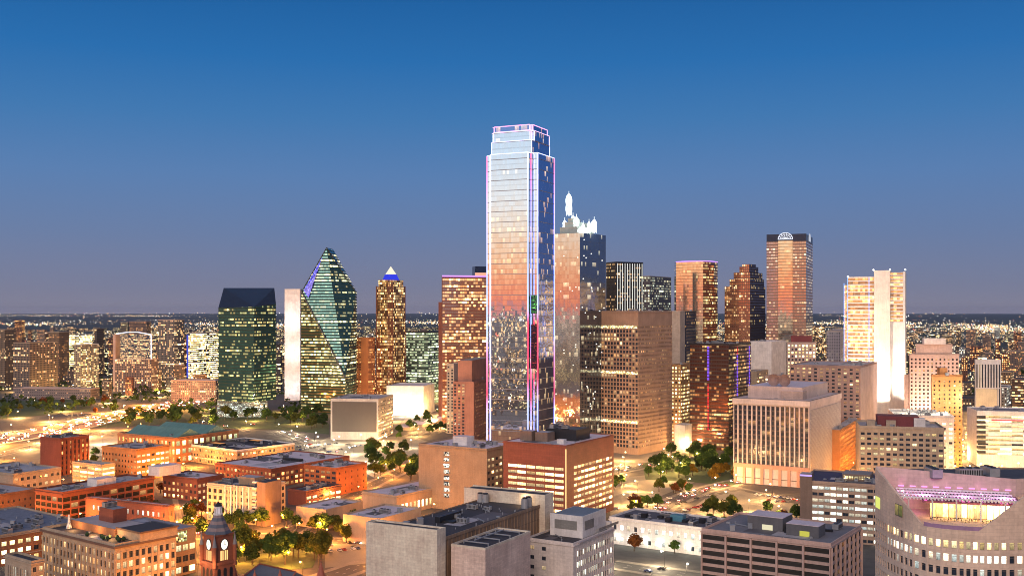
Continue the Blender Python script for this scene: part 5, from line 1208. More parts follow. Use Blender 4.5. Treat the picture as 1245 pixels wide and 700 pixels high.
r_, W_, D_, Z_ = B('brown_slab_block', 'wide brown apartment slab with a pale end wall, before the floodlit tower', 960, 1046, 1066, 446, 1010, P(winmat('win_bs', .35, WARM, 1.4), 5.6, 3.5, .5, .5, po=.5, so=.1), None, solid('mauve_brown', (.32, .215, .185), .8), M_roofblue, a=28, cat='apartment block', nu=3, minpx=4)
b = MB(); b.box(.05, .5, .5, D_-.3, 0, Z_-.1); b.build('end_wall', solid('pale_end', (.55, .45, .42), .8), r_)
B('narrow_orange_block', 'narrow orange lit block against the right side of the finned office', 1005, 1021, 1046, 524, 905, None, P(wO, 4, 3.9, .5, .6), solid('orange_stone', (0, 0, 0)), M_roofblue, a=26, cat='building', minpx=3)

# pink stepped hotel and companions on the right
def stepped_hotel():
    D = 1060; root, W, Dp, Z = B('stepped_hotel', 'large pink brick hotel stepping up to a pale top block, right of the floodlit tower', 1106, 1166, 1184, 431, D, P(winmat('win_sh', .3, WARM, 1.4, glass=(.02, .012, .01)), 3.7, 3.7, .42, .5, top=3), P(wO, 4, 3.7, .45, .5, top=3), pink, M_roofblue, a=12, cat='hotel', minpx=3)
    z = Z; 
    for ins, yt, m in ((6, 418, pink), (13, 411, whites)):
        z1 = wz(yt, D+8); st = MB(); st.box(-W+ins, -ins, ins*.6, Dp-ins*.6, z, z1); o = st.build('upper_tier', m, root)
        g = MB(); F = ((-W+ins, ins*.6), (1, 0), (0, -1)); g.fquad(F, .5, W-2*ins-.5, z+1.4, z1-1.2, .05, 0, [(0, 0), (10, 0), (10, max(1, round((z1-z)/4))), (0, max(1, round((z1-z)/4)))])
        g.build('window_rows', facade('tier_windows', (.5, .36, .3), .45, .5, .4, WARM, 1.2), o); z = z1
    block(root, 'lower_wing', -W-5, -W-.02, 2, Dp-2, 0, wz(456, D), pink, M_roofblue)
stepped_hotel()
for nm_, e_ in (('stepped_hotel', 1.6e5),):
    r_ = [q for q in BASES if q[0].name == nm_][0]
    for k in (.2, .55, .9):
        l = bpy.data.lights.new('floodlight', 'SPOT'); l.energy = e_; l.color = (1, .70, .55); l.shadow_soft_size = 2; l.spot_size = math.radians(120); l.spot_blend = 1
        o = put('floodlight', l, r_[0], (-r_[1]*k, -34, 28)); o.rotation_euler = Vector((0, 1, .75)).to_track_quat('-Z', 'Y').to_euler()
r_, W_, D_, Z_ = B('orange_hotel', 'orange lit tan brick block with a raised centre, in front of the pink stepped hotel', 1133, 1170, 1189, 457, 945, P(winmat('win_oh', .35, YEL, 1.5, glass=(.02, .012, .01)), 4, 3.8, .34, .42, top=3), P(winmat('win_oh', .35), 4, 3.8, .4, .5, top=3), solid('orange_stone', (0, 0, 0)), M_roofblue, a=12, cat='hotel', nu=3, minpx=3)
block(r_, 'raised_centre', -W_+7, -12, 2, 16, Z_, Z_+7, solid('orange_stone', (0, 0, 0)), M_roofblue)
r_, W_, D_, Z_ = B('mansard_hotel', 'tan stone hotel with paired windows and a maroon mansard above cluttered roof', 1045, 1148, 1165, 522, 800, P(winmat('win_mh', .35, YEL, 1.6), 4.6, 3.9, .62, .5, top=2.5, mull=1, po=.15, so=.05), P(winmat('win_mh', .35), 4.6, 3.9, .5, .5, top=2.5), tan, M_roofblue, a=14, cat='hotel', nu=6, par=1.5, Dp=44)
block(r_, 'mansard', -W_+14, -W_+44, 12, 30, Z_, Z_+8, maroon, maroon); block(r_, 'stair_house', -20, -12, 10, 18, Z_, Z_+7, whitep); block(r_, 'stair_house', -W_+6, -W_+12, 8, 14, Z_, Z_+5, tan); block(r_, 'stair_house', -40, -33, 10, 18, Z_, Z_+5, tan)
r_, W_, D_, Z_ = B('bright_roof_block', 'white stone block whose cluttered roof is flooded with white light, behind the maroon mansard hotel', 1088, 1160, 1176, 507, 900, P(wC, 5, 4, .5, .5, top=4), P(winmat('win_brb', .9, YEL, 2.0), 5, 4, .8, .6, top=4), whites, solid('bright_roof', (.6, .56, .5), .7), a=14, cat='building', nu=12, Dp=60, minpx=3)
for k in range(3):
    l = bpy.data.lights.new('roof_light', 'POINT'); l.energy = 26000; l.color = (1, .88, .66); l.shadow_soft_size = 1; put('roof_light', l, r_, (-W_+15+k*24, 24+k*8, Z_+13))
l = bpy.data.lights.new('roof_light', 'POINT'); l.energy = 3000; l.color = (.8, .95, 1); put('roof_light', l, r_, (-6, 2, Z_+3))
b = MB(); b.sphere((-6, 2, Z_+3), .9, 8, 6); b.build('lamp_globe', emis('blue_white_globe', (.8, .95, 1), 5), r_)
r_, W_, D_, Z_ = B('striped_white_tower', 'small white tower with dark vertical stripes, upper right beside the orange lit block', 1186, 1217, 1226, 438, 1200, P(winmat('win_sw', .1, WARM, 1), 2.9, 30, .5, .96, po=.5, top=4, mull=0), None, whitep, M_roofblue, a=10, cat='tower', minpx=3)
B('cream_block', 'cream blank block with two louvred panels, at the foot of the small striped white tower', 1187, 1212, 1236, 474, 1120, None, None, solid('cream', (.60, .52, .36), .8), M_roofblue, a=24, cat='building')
B('banded_garage', 'long parking garage with bright yellow lit decks behind white bands at the right edge', 1188, 1330, 1340, 503, 950, P(wGb, 10, 3.9, .98, .45, z0=10, top=2.2, l=0, po=-.1, so=.4), None, whitep, M_roofblue, a=12, cat='garage', nu=5, Dp=45, minpx=3)
r_ = BASES[-1]; b = MB()
for j in range(8): b.box(-r_[1]-.6, -r_[1]+7, -1.2, -.45, 12+j*4.5, 14.4+j*4.5); 
b.build('stair_bands', M_dark, r_[0])
b = MB(); b.box(-r_[1]+12, -r_[1]+40, -.75, -.5, r_[3]-7.6, r_[3]-6.6); b.build('sign_band', emis('red_sign', (1, .12, .12), 1.1), r_[0])

# middle: billboard building and white arena
r_, W_, D_, Z_ = B('billboard_building', 'office block whose whole front is one blank grey screen in a white frame', 402, 460, 478, 486, 1165, None, P(winmat('win_bb', .6, WARM, 1.5), 5, 4, .9, .45), solid('billboard_wall', (.40, .36, .34), .8), M_roofblue, a=8, cat='office building', minpx=3, par=1, nu=2)
b = MB(); b.box(-W_+2, -2, -.5, -.1, 9, Z_-2.2); b.build('screen', solid('blank_screen', (.075, .062, .057), .7, vary=.1, scale=.1), r_)
r_, W_, D_, Z_ = B('white_hall', 'white windowless hall glowing under floodlights, right of the grey screen building', 470, 515, 523, 470, 1440, None, None, whitep, M_rooflil, a=10, cat='hall', Dp=60)
for k in range(3):
    l = bpy.data.lights.new('floodlight', 'POINT'); l.energy = 26000; l.color = (1, .92, .75); l.shadow_soft_size = 1.5; put('floodlight', l, r_, (-W_*(.15+.35*k), -16, 7))
r_, W_, D_, Z_ = B('brick_apartments', 'pinkish brick apartment tower at the left foot of the tallest tower', 551, 576, 600, 465, 1120, P(winmat('win_ba', .35, WARM, 1.5), 4.2, 3.3, .55, .62, po=.3, r=9), P(winmat('win_ba', .35), 4.2, 3.3, .5, .5, l=6), solid('pink_brick', (.42, .20, .14), .85), M_rooftan, a=12, cat='apartment tower', minpx=3)
block(r_, 'upper_block', -W_+3, -4, 8, D_-3, Z_, wz(438, 1130), solid('pink_brick', (0, 0, 0)), M_rooftan)
r_, W_, D_, Z_ = B('podium_block', 'pale low tower with dark window strips behind the pinkish apartment tower', 543, 552, 560, 443, 1230, P(wA, 4, 3.6, .5, .6), None, beige, a=20, cat='tower', minpx=4)

# ============================ uptown, left
lt = lambda n, w, ww, wh, lit, t, s=1.4, **k: G(n, tuple(x*.5 for x in w), ww, wh, lit*.9, t, s*2.6, **k)
def BB(name, label, xl, xc, xr, yt, D, m, fl=3.7, bay=3.2, wall=None, roof=None, a=20, **k):
    return B(name, label, xl, xc, xr, yt, D, C(m, bay, fl), C(m, bay, fl), wall or grey, roof or M_roofdark, a=a, minpx=99, **k)
BB('beige_tower', 'beige tower with glowing lights along its top at the far left edge', -24, 6, 19, 401, 1980, lt('u1', (.36, .27, .20), .45, .5, .30, WARM), wall=tan, cat='tower')
r_, W_, D_, Z_ = BB('apartment_tower', 'tan apartment block with a dense cream balcony grid above the long podium', 16, 36, 70, 417, 1830, lt('u2', (.45, .35, .27), .62, .62, .22, WARM), wall=tan, cat='apartment tower')
BB('lit_top_tower', 'tan tower with a bright lit top floor, behind the cream gridded apartment block', 59, 72, 84, 404, 2080, lt('u3', (.42, .28, .18), .35, .45, .28, ORG), wall=tan, cat='tower')
BB('yellow_office', 'office with bright yellow ribbon floors, right of the lit top tan tower', 82, 96, 112, 407, 2120, lt('u4', (.18, .18, .15), 1, .5, .85, YEL, 1.7), cat='office building')
BB('checkered_tower', 'white and dark checkered apartment tower with a navy lit top, edged red on its right', 90, 98, 120, 419, 1880, lt('u5', (.62, .55, .45), .62, .55, .45, YEL, 1.5, block=2), wall=whitep, cat='apartment tower')
def curvedroof():
    r_, W_, D_, Z_ = BB('curved_roof_hotel', 'hotel tower framed by a white lit curved roof line', 140, 184, 193, 437, 1850, lt('u6', (.50, .34, .28), .6, .6, .42, WARM, 1.4), wall=pink, cat='hotel', a=14)
    zt = wz(404, 1850); b = MB(); b.box(-W_+8, -4, 3, D_-2, Z_, zt-4); b.build('upper_glass', lt('u6b', (.05, .08, .14), .9, .7, .45, WARM, 1.4, glass=(.08, .10, .2), metal=.6), r_)
    b = MB(); pts = [(-W_+2, zt-3), (-W_*.7, zt), (-W_*.4, zt+.6), (-2, zt-3.5), (-1, zt-6), (-1, Z_)]
    for p, q in zip(pts, pts[1:]): b.tube((p[0], 1, p[1]), (q[0], 1, q[1]), .9, n=6)
    b.build('light_line', emis('white_roofline', (.85, .85, 1), 1.5), r_); block(r_, 'side_slab', -W_-5, -W_-.02, 1, D_-2, 0, zt-4, pink)
curvedroof()
BB('lattice_tower', 'tall pale tower with fine window lattice, left of the yellow ribbon lit office', 192, 212, 224, 389, 2050, lt('u7', (.36, .32, .30), .6, .6, .42, WARM, 1.4), wall=pink, cat='tower')
BB('ribbon_office', 'broad office with brilliant yellow ribbon floors and a blue lit left corner', 229, 240, 268, 405, 1930, lt('u8', (.16, .15, .13), .9, .5, .9, YEL, 1.8), cat='office building')
r_ = BASES[-1]; b = MB(); b.box(-r_[1]-3, -r_[1]-.1, -1, 6, 20, r_[3]-3); b.build('light_panel', emis('blue_corner', (.08, .12, .8), .8), r_[0])
BB('lilac_lowrise', 'low lilac grey office with small windows, before the yellow ribbon lit office', 208, 262, 272, 463, 1660, lt('u9', (.50, .38, .34), .5, .5, .4, WARM, 1.5), wall=pink, cat='office building', a=8, roof=M_roofblue)
BB('podium', 'long low pink grey podium by the freeway under the cream gridded apartment block', 16, 110, 121, 473, 1700, lt('u10', (.42, .36, .36), .5, .3, .12, WARM, 1.3), wall=pink, cat='building', a=10, roof=M_roofblue)
BB('distant_slab', 'dull pink slab with lit top floor standing on the skyline, above the curved roof hotel', 157, 178, 184, 391, 2700, lt('u11', (.40, .26, .20), .5, .5, .35, ORG, 1.2), wall=pink, cat='tower', a=10)
BB('distant_slab', 'small tan slab on the skyline just left of the dull pink skyline slab', 146, 155, 158, 392, 2800, lt('u12', (.34, .28, .2), .5, .5, .4, YEL, 1.2), wall=tan, cat='tower', a=10)
BB('slim_brown_tower', 'slim brown tower with a bright edge, between the checkered tower and the curved roof hotel', 114, 118, 127, 400, 2200, lt('u13', (.28, .2, .15), .5, .6, .3, WARM, 1.2), wall=brownc, cat='tower')
# skyline between and behind the towers
def fillers(specs, noun, cat, group, where):
    for i, (xl, xc, xr, yt, D, mi) in enumerate(specs):
        m = FM[mi % len(FM)]; lab = '%s %s, %s %s' % (FW[mi % len(FM)], noun, ordl(i, len(specs)), where)
        BB('city_block', lab, xl, xc, xr, yt, D, m, wall=(grey, tan, brownc, pink, dred, whitep)[mi % 6], cat=cat, group=group, a=random.Random(i*7+int(D)).choice((12, 20, 31, 31)), par=0.8)
FM = [lt('f0', (.05, .06, .07), .95, .5, .5, YEL, glass=(.12, .14, .18), metal=.6), lt('f1', (.28, .21, .15), .45, .5, .42, WARM), lt('f2', (.06, .05, .05), .95, .5, .5, WARM, glass=(.2, .14, .12), metal=.6), lt('f3', (.36, .26, .22), .5, .5, .4, ORG), lt('f4', (.24, .10, .07), .5, .5, .5, ORG), lt('f5', (.38, .37, .36), .5, .55, .5, WHT)]
FM_ = [lt('f0', (.20, .19, .19), .7, .5, .55, YEL), lt('f1', (.34, .26, .19), .45, .5, .42, WARM), lt('f2', (.14, .11, .10), .9, .5, .55, WARM), lt('f3', (.42, .31, .27), .5, .5, .4, ORG), lt('f4', (.24, .10, .07), .5, .5, .5, ORG), lt('f5', (.45, .44, .42), .5, .55, .45, WHT)]
FW = ['grey lit', 'tan', 'dark', 'pinkish', 'red brick', 'pale']
def rnd_fill(x0, x1, y0, y1, D0, D1, n, seed, wmin=7, wmax=22):
    r = random.Random(seed); out = []
    for i in range(n):
        D = D0+(D1-D0)*((i*.618034+r.random()*.25) % 1); w = r.uniform(wmin, wmax)*(1900/D)**.6; x = x0+(x1-x0)*(i+r.random())/n
        t = (D-D0)/(D1-D0); yt = y1+(y0-y1)*t+r.uniform(-6, 6)
        yt = max(yt, 383 if D > 3000 else 388); out.append((x-w*.6, x+w*.15, x+w*.4, min(yt, 378+(HC-8)*FP/D), D, r.randrange(6)))
    return out
fillers(rnd_fill(0, 264, 392, 425, 2150, 4200, 34, 3), 'city block', 'building', 'uptown blocks behind the left hand towers', 'far behind the left hand towers')
fillers(rnd_fill(125, 262, 438, 462, 1720, 2000, 9, 31, 10, 20), 'low block', 'building', 'low uptown blocks', 'right of the curved roof hotel')
fillers(rnd_fill(336, 540, 398, 432, 1750, 4000, 22, 4), 'city block', 'building', 'blocks behind the prism tower', 'behind the prism and crowned towers')
fillers(rnd_fill(455, 545, 440, 452, 1650, 1900, 6, 41, 10, 18), 'low block', 'building', 'low blocks behind the white hall', 'low behind the white hall')
fillers(rnd_fill(735, 1030, 392, 432, 1500, 3600, 22, 5), 'city block', 'building', 'blocks behind the downtown towers', 'behind the right hand downtown towers')
fillers(rnd_fill(1098, 1250, 398, 440, 1500, 3600, 26, 6), 'city block', 'building', 'blocks behind the pink stepped hotel', 'behind the pink stepped hotel')
fillers(rnd_fill(1190, 1250, 445, 476, 1250, 1500, 5, 61, 12, 24), 'low block', 'building', 'low blocks by the striped white tower', 'low around the small striped white tower')

# low pale canopies on the lot right of the grey screen building
for i, (px, py) in enumerate(((497, 522), (512, 518), (527, 515), (541, 512))):
    x, y = gp(px, py); root = empty('lot_canopy', (x, y, 0), -.5); tag(root, 'low lilac gabled canopy, %s of the row left of the pinkish apartment tower' % ordl(i, 4), 'canopy', 'canopies on the lot')
    b = MB(); b.box(-8, 8, -9, 9, 0, 3.4); b.build('wall', tan, root)
    b = MB(); b.face([(-8.5, -9.5, 3.4), (8.5, -9.5, 3.4), (8.5, 0, 6), (-8.5, 0, 6)]); b.face([(8.5, 9.5, 3.4), (-8.5, 9.5, 3.4), (-8.5, 0, 6), (8.5, 0, 6)]); b.face([(8.4, -9.5, 3.4), (8.4, 9.5, 3.4), (8.4, 0, 6)]); b.face([(-8.4, 9.5, 3.4), (-8.4, -9.5, 3.4), (-8.4, 0, 6)]); b.build('roof', M_rooflil, root)
# ============================ helpers for placing small things clear of buildings
def clear(x, y, m=1.5):
    for root, W, Dp, Z in BASES:
        dx, dy = x-root.location.x, y-root.location.y
        if dx*dx+dy*dy > (W+Dp+10)**2: continue
        c, s = math.cos(-root.rotation_euler[2]), math.sin(-root.rotation_euler[2]); lx, ly = c*dx-s*dy, s*dx+c*dy
        if -W-m < lx < m and -m < ly < Dp+m: return False
    return True
def ordered(items, noun, where, cat, group):
    """items: objects; label each by its rank from the left in a named cluster"""
    items.sort(key=lambda o: o.location.x/o.location.y)
    for i, o in enumerate(items): tag(o, '%s, %s %s' % (o.pop('look', noun), ordl(i, len(items)), where), cat, group)

# ============================ trees
def tree_meshes(seed, H=11, R=4.6, n=620, leaf=.40, squash=.8):
    r = random.Random(seed); tb = MB(); pts = []
    tb.tube((0, 0, 0), (.1, .1, H*.42), .32, .2, 7)
    cl = []
    for k in range(8):
        a = 2*math.pi*k/8+r.uniform(-.4, .4); e = r.uniform(.45, 1); rr = R*r.uniform(.35, .75); z = H*r.uniform(.45, .85)
        c = (rr*math.cos(a), rr*math.sin(a), z); cl.append((c, R*r.uniform(.30, .52))); tb.tube((.1, .1, H*r.uniform(.28, .42)), (c[0]*.8, c[1]*.8, c[2]), .14, .05, 5)
    cl.append(((0, 0, H*.88), R*.5)); cl.append(((0, 0, H*.62), R*.6))
    cb = MB()
    for i in range(n):
        c, q = r.choice(cl); d = Vector((r.gauss(0, 1), r.gauss(0, 1), r.gauss(0, 1))).normalized()*q*(r.random()**.35)
        p = Vector(c)+Vector((d.x, d.y, d.z*squash)); s = leaf*r.uniform(.6, 1.5)
        nrm = (d.normalized()+Vector((r.uniform(-.8, .8), r.uniform(-.8, .8), r.uniform(-.2, .9)))).normalized(); q_ = nrm.to_track_quat('Z', 'Y')
        A, B_ = q_ @ Vector((s, 0, 0)), q_ @ Vector((0, s*.8, 0)); cb.face([p-A, p-B_*.9+A*.1, p+A, p+B_])
    return tb, cb
def leafmat(name, c0, c1):
    m, t = newmat(name); tc = t.n('ShaderNodeTexCoord'); oi = t.n('ShaderNodeObjectInfo')
    k = t.noise(tc.outputs['Object'], .9, 3); k = t.math('ADD', t.math('MULTIPLY', k, .8), t.math('MULTIPLY', oi.outputs['Random'], .25))
    c = t.mixc(k, c0, c1); d = t.n('ShaderNodeBsdfDiffuse'); t.l(c, d.inputs[0]); tr = t.n('ShaderNodeBsdfTranslucent'); t.l(c, tr.inputs[0])
    mx = t.n('ShaderNodeMixShader'); mx.inputs[0].default_value = .3; t.l(d.outputs[0], mx.inputs[1]); t.l(tr.outputs[0], mx.inputs[2]); t.out(mx.outputs[0]); return m
LEAF = {'green': leafmat('leaf_green', (.04, .08, .02), (.11, .18, .04)), 'dark': leafmat('leaf_dark', (.02, .045, .015), (.07, .11, .03)), 'olive': leafmat('leaf_olive', (.05, .06, .012), (.14, .15, .03)), 'rust': leafmat('leaf_rust', (.10, .035, .015), (.24, .09, .025)), 'gold': leafmat('leaf_gold', (.16, .09, .01), (.34, .20, .03))}
BARK = solid('bark', (.07, .05, .035), .9)
PROTO = {}
for v, (s, H, R, n) in enumerate(((11, 11, 4.8, 1700), (12, 9, 4.4, 1400), (13, 13, 5.2, 2000), (14, 7, 3.4, 1000))):
    tb, cb = tree_meshes(s, H, R, n); tm = tb.mesh('trunk', [BARK]); cm = cb.mesh('crown', [LEAF['green']])
    for k, lm in LEAF.items(): c2 = cm.copy(); c2.materials[0] = lm; PROTO[(v, k)] = (tm, c2)
LOOK = {'green': 'mid green tree', 'dark': 'dark green tree', 'olive': 'yellow green tree', 'rust': 'rust red tree', 'gold': 'golden tree'}
def trees(rect, n, kinds, where, seed, vs=(0, 1, 2), gap=3.5, sc=1.04):
    r = random.Random(seed); out = []; got = []
    for i in range(n*30):
        if len(got) >= n: break
        px, py = r.uniform(rect[0], rect[2]), r.uniform(rect[1], rect[3]); x, y = gp(px, py)
        if not clear(x, y, 2.0) or any((x-a)**2+(y-b)**2 < gap*gap for a, b in got): continue
        got.append((x, y)); k = r.choice(kinds); v = r.choice(vs); root = empty('tree', (x, y, .05), r.uniform(0, 6.28)); s = r.uniform(.8, 1.2)*sc; root.scale = (s, s, s*r.uniform(.9, 1.15))
        tm, cm = PROTO[(v, k)]; put('trunk', tm, root); put('crown', cm, root); root['look'] = LOOK[k]; out.append(root)
    ordered(out, 'tree', where, 'tree', 'trees '+where)
trees((268, 655, 345, 688), 17, ['green', 'dark', 'green', 'olive'], 'in the park behind the clock tower', 1)
trees((345, 640, 442, 651), 14, ['dark', 'green', 'olive'], 'in front of the low windowless hall', 2, (1, 0))
trees((345, 662, 395, 690), 10, ['dark', 'green', 'olive'], 'in the park corner beside the small lot', 3)
trees((262, 628, 330, 642), 7, ['dark', 'green'], 'at the foot of the cream grid fronted office', 4, (0, 1))
trees((420, 652, 448, 660), 4, ['olive', 'green'], 'beside the white end wall of the nearest block', 5, (1,))
trees((445, 548, 512, 586), 24, ['dark', 'green', 'olive'], 'on the lots right of the orange brick block', 6, (0, 2))
trees((482, 520, 548, 536), 8, ['dark', 'green'], 'above the plain tan block', 7, (0, 1))
trees((795, 556, 892, 574), 24, ['dark', 'dark', 'green'], 'in the square before the maroon tower', 8, (0, 2))
trees((785, 572, 840, 582), 8, ['green', 'olive'], 'along the near edge of the leafy square', 9, (0, 1))
trees((840, 574, 895, 588), 9, ['gold', 'rust', 'gold'], 'orange lit at the foot of the finned office', 10, (1, 3))
trees((800, 590, 842, 606), 7, ['rust', 'olive', 'green'], 'along the pink lit street', 11, (1, 3))
trees((758, 612, 800, 626), 6, ['rust', 'green', 'olive'], 'behind the long low white building', 12, (1, 3, 0))
trees((852, 612, 910, 634), 7, ['green', 'dark', 'olive'], 'in the lot above the brown parking garage', 13, (0, 1))
trees((930, 622, 972, 640), 6, ['rust', 'dark'], 'between the finned office and the brown parking garage', 14, (1, 3))
trees((748, 668, 830, 674), 5, ['rust', 'green', 'green'], 'in front of the long low white building', 15, (1, 3), gap=14)
trees((742, 585, 760, 600), 3, ['green', 'olive'], 'right of the red amber lit office', 16, (1,))
trees((150, 505, 262, 521), 22, ['green', 'dark', 'olive'], 'between the freeway and the brick market hall', 17, (0, 2), sc=1.2)
trees((268, 500, 350, 516), 13, ['green', 'dark', 'olive'], 'below the chamfered green tower', 18, (0, 2), sc=1.2)
trees((340, 504, 402, 524), 18, ['green', 'dark', 'olive'], 'below the prism tower', 19, (0, 2), sc=1.2)
trees((40, 490, 150, 503), 17, ['dark', 'green', 'rust'], 'along the near edge of the freeway podium', 20, (0, 1), sc=1.1)
trees((0, 488, 60, 515), 9, ['dark', 'olive'], 'at the far left above the freeway', 21, (0, 1))
trees((105, 553, 130, 566), 4, ['green', 'olive'], 'right of the tall red brick block', 22, (1,))
trees((180, 575, 200, 640), 6, ['dark', 'rust'], 'along the street by the dark red corner building', 23, (1, 3))
trees((226, 600, 250, 655), 9, ['dark', 'rust', 'olive'], 'along the street left of the clock tower', 24, (1, 3))
trees((548, 590, 600, 625), 6, ['green', 'olive'], 'in the court before the yellow lit arcade', 25, (1, 3))
trees((480, 508, 530, 520), 6, ['dark', 'green'], 'right of the white windowless hall', 26, (1,))

trees((838, 552, 893, 572), 14, ['dark', 'green'], 'close before the maroon tower', 31, (0, 2))
trees((860, 640, 900, 650), 3, ['green'], 'beyond the brown garage', 32, (1,))
# ============================ cars
FW1 = []
for (p_, d_), sg in zip(dens(hw, 52), (1, -1)*60):
    q_ = p_+Vector((-d_.y, d_.x))*34*sg; FW1.append((q_.x, q_.y))
FW1 = [q for q in FW1 if -.49 < q[0]/q[1] < -.27]
def car_mesh(col, seed):
    body = solid('car_paint_'+col[0], col[1], .3, .2, vary=.03); gl = solid('car_glass', (.02, .02, .03), .1); ty = solid('tyre', (.02, .02, .02), .9)
    P1 = [(-2.2, .35), (2.2, .35), (2.25, .7), (2.1, .88), (1.0, .98), (-1.8, 1.0), (-2.25, .85)]
    b = MB(); w = .88
    for s in (-1, 1): b.face([(x, s*w, z) for x, z in P1])
    for i in range(len(P1)): (x0, z0), (x1, z1) = P1[i], P1[(i+1) % len(P1)]; b.face([(x0, -w, z0), (x1, -w, z1), (x1, w, z1), (x0, w, z0)])
    b.hexa([(-1.5, -.76, .98), (.95, -.76, .98), (-1.5, .76, .98), (.95, .76, .98), (-1.15, -.62, 1.44), (.35, -.62, 1.44), (-1.15, .62, 1.44), (.35, .62, 1.44)])
    g = MB()
    for s in (-1, 1): g.face([(-1.4, s*.765, 1.02), (.82, s*.765, 1.02), (.32, s*.66, 1.38), (-1.12, s*.66, 1.38)])
    g.face([(.97, -.7, 1.02), (.97, .7, 1.02), (.42, .58, 1.41), (.42, -.58, 1.41)]); g.face([(-1.53, -.7, 1.02), (-1.53, .7, 1.02), (-1.2, .58, 1.41), (-1.2, -.58, 1.41)])
    wh = MB(); wh.tube((0, -.1, 0), (0, .1, 0), .33, n=12)
    hl = MB(); hl.box(-.05, .08, -.25, .25, -.12, .12)
    return [('body', b.mesh('body', [body])), ('windows', g.mesh('windows', [gl])), ('wheel', wh.mesh('wheel', [ty])), ('headlight', hl.mesh('headlight', [emis('headlight', (1, .85, .65), 60, True)])), ('tail_light', hl.mesh('tail_light', [emis('tail_light', (1, .10, .09), 70, True)]))]
CC = [('white', (.7, .7, .7)), ('silver', (.4, .4, .42)), ('black', (.03, .03, .035)), ('red', (.35, .03, .03)), ('blue', (.05, .08, .2)), ('grey', (.15, .15, .16))]
CARS = [car_mesh(c, i) for i, c in enumerate(CC)]
def car(x, y, z, ang, ci, parts=True, on=True):
    if not parts: return None
    root = empty('car', (x, y, z), ang); M = dict(CARS[ci]); put('body', M['body'], root); put('windows', M['windows'], root)
    for a in (-1.4, 1.4):
        for c in (-.8, .8): put('wheel', M['wheel'], root, (a, c, .33))
    if on:
        for c in (-.6, .6): put('headlight', M['headlight'], root, (2.22, c, .68)); put('tail_light', M['tail_light'], root, (-2.28, c, .75))
    root['look'] = CC[ci][0]+' car'; return root
# small far car: one mesh with lamps
def far_car(ci):
    b = MB(); b.box(-2.2, 2.2, -.9, .9, .3, 1.0); b.hexa([(-1.5, -.78, 1.0), (1, -.78, 1.0), (-1.5, .78, 1.0), (1, .78, 1.0), (-1.1, -.62, 1.45), (.4, -.62, 1.45), (-1.1, .62, 1.45), (.4, .62, 1.45)], 1)
    for s in (-.6, .6): b.box(2.21, 2.5, s-.45, s+.45, .4, 1.15, 2); b.box(-2.5, -2.21, s-.45, s+.45, .45, 1.15, 3)
    for x in (-1.4, 1.4):
        for y in (-.8, .8): b.tube((x, y-.1, .33), (x, y+.1, .33), .33, n=8, m=1)
    return b.mesh('far_car', [solid('car_paint_'+CC[ci][0], (0, 0, 0)), solid('car_glass', (0, 0, 0)), emis('far_headlight', (1, .76, .50), 45, True), emis('far_tail', (1, .14, .07), 45, True)])
FAR = [far_car(i) for i in range(6)]
def hwcars():
    r = random.Random(4); P_ = [Vector(p) for p in hw]; segs = list(zip(P_, P_[1:])); out = {}
    for lane in range(8):
        side = lane < 4; off = (-27+lane*7.2) if side else (6+(lane-4)*7.2); s = r.uniform(0, 20)
        for a, c in segs:
            d = c-a; L = d.length; d /= L; nn = Vector((-d.y, d.x))
            while s < L:
                p = a+d*s+nn*off
                u = 622.5+p.x/p.y*FP
                if -15 < u < 262:
                    ci = r.randrange(6); o = put('car', FAR[ci], None, (p.x, p.y, .06), math.atan2(d.y, d.x)+(0 if side else math.pi)); o['look'] = CC[ci][0]+' car'; out.setdefault(lane, []).append(o)
                s += r.uniform(22, 62)
            s -= L
    for k, v in out.items(): ordered(v, 'car', 'in freeway lane %s counting from the near edge' % ('one','two','three','four','five','six','seven','eight')[k], 'car', 'cars on the freeway')
hwcars()
def streetcars(key, where, lanes, step, seed, z=.06, jit=8, on=True, p=.26):
    r = random.Random(seed); out = []
    for off, dr in lanes:
        for q, d in dens(ROADS[key], step):
            if r.random() > p: continue
            q = q+d*r.uniform(-jit/2, jit/2); nn = Vector((-d.y, d.x)); x, y = q+nn*off
            u, v = 622.5+x/y*FP, 378+HC/y*FP
            if not(-5 < u < 1250 and v < 705) or not clear(x, y, 1): continue
            o = car(x, y, ZR[0]+.02, math.atan2(d.y, d.x)+(0 if dr > 0 else math.pi), r.randrange(6), on=on); out.append(o)
    ordered(out, 'car', where, 'car', 'cars '+where)
streetcars('plaza', 'on the street behind the park trees', [(-3, 1), (3, -1)], 18, 1)
streetcars('lower', 'on the street beside the nearest white block', [(-3.5, 1), (3.5, -1), (6, -1)], 11, 2)
streetcars('pink', 'on the pink lit street', [(-3.5, 1), (0, 1), (3.5, -1)], 11, 3, p=.6)
streetcars('front', 'on the street below the long low white building', [(-4.5, 1), (4, -1)], 14, 4, on=False)
streetcars('cross', 'on the street in front of the finned office', [(-4, 1), (4, -1)], 14, 5)
streetcars('canyon', 'in the glowing street canyon at the right', [(-3, 1), (3, -1)], 14, 6)
streetcars('main', 'on the street before the brown grid tower', [(-4, 1), (4, -1)], 18, 7)
streetcars('lots', 'on the street through the bright lots', [(-3, 1), (3, -1)], 16, 8)
streetcars('service', 'on the service road beside the freeway', [(-4, 1), (4, -1)], 30, 9)
streetcars('west', 'on the street right of the brick garage', [(-3, 1), (3, -1)], 18, 10)
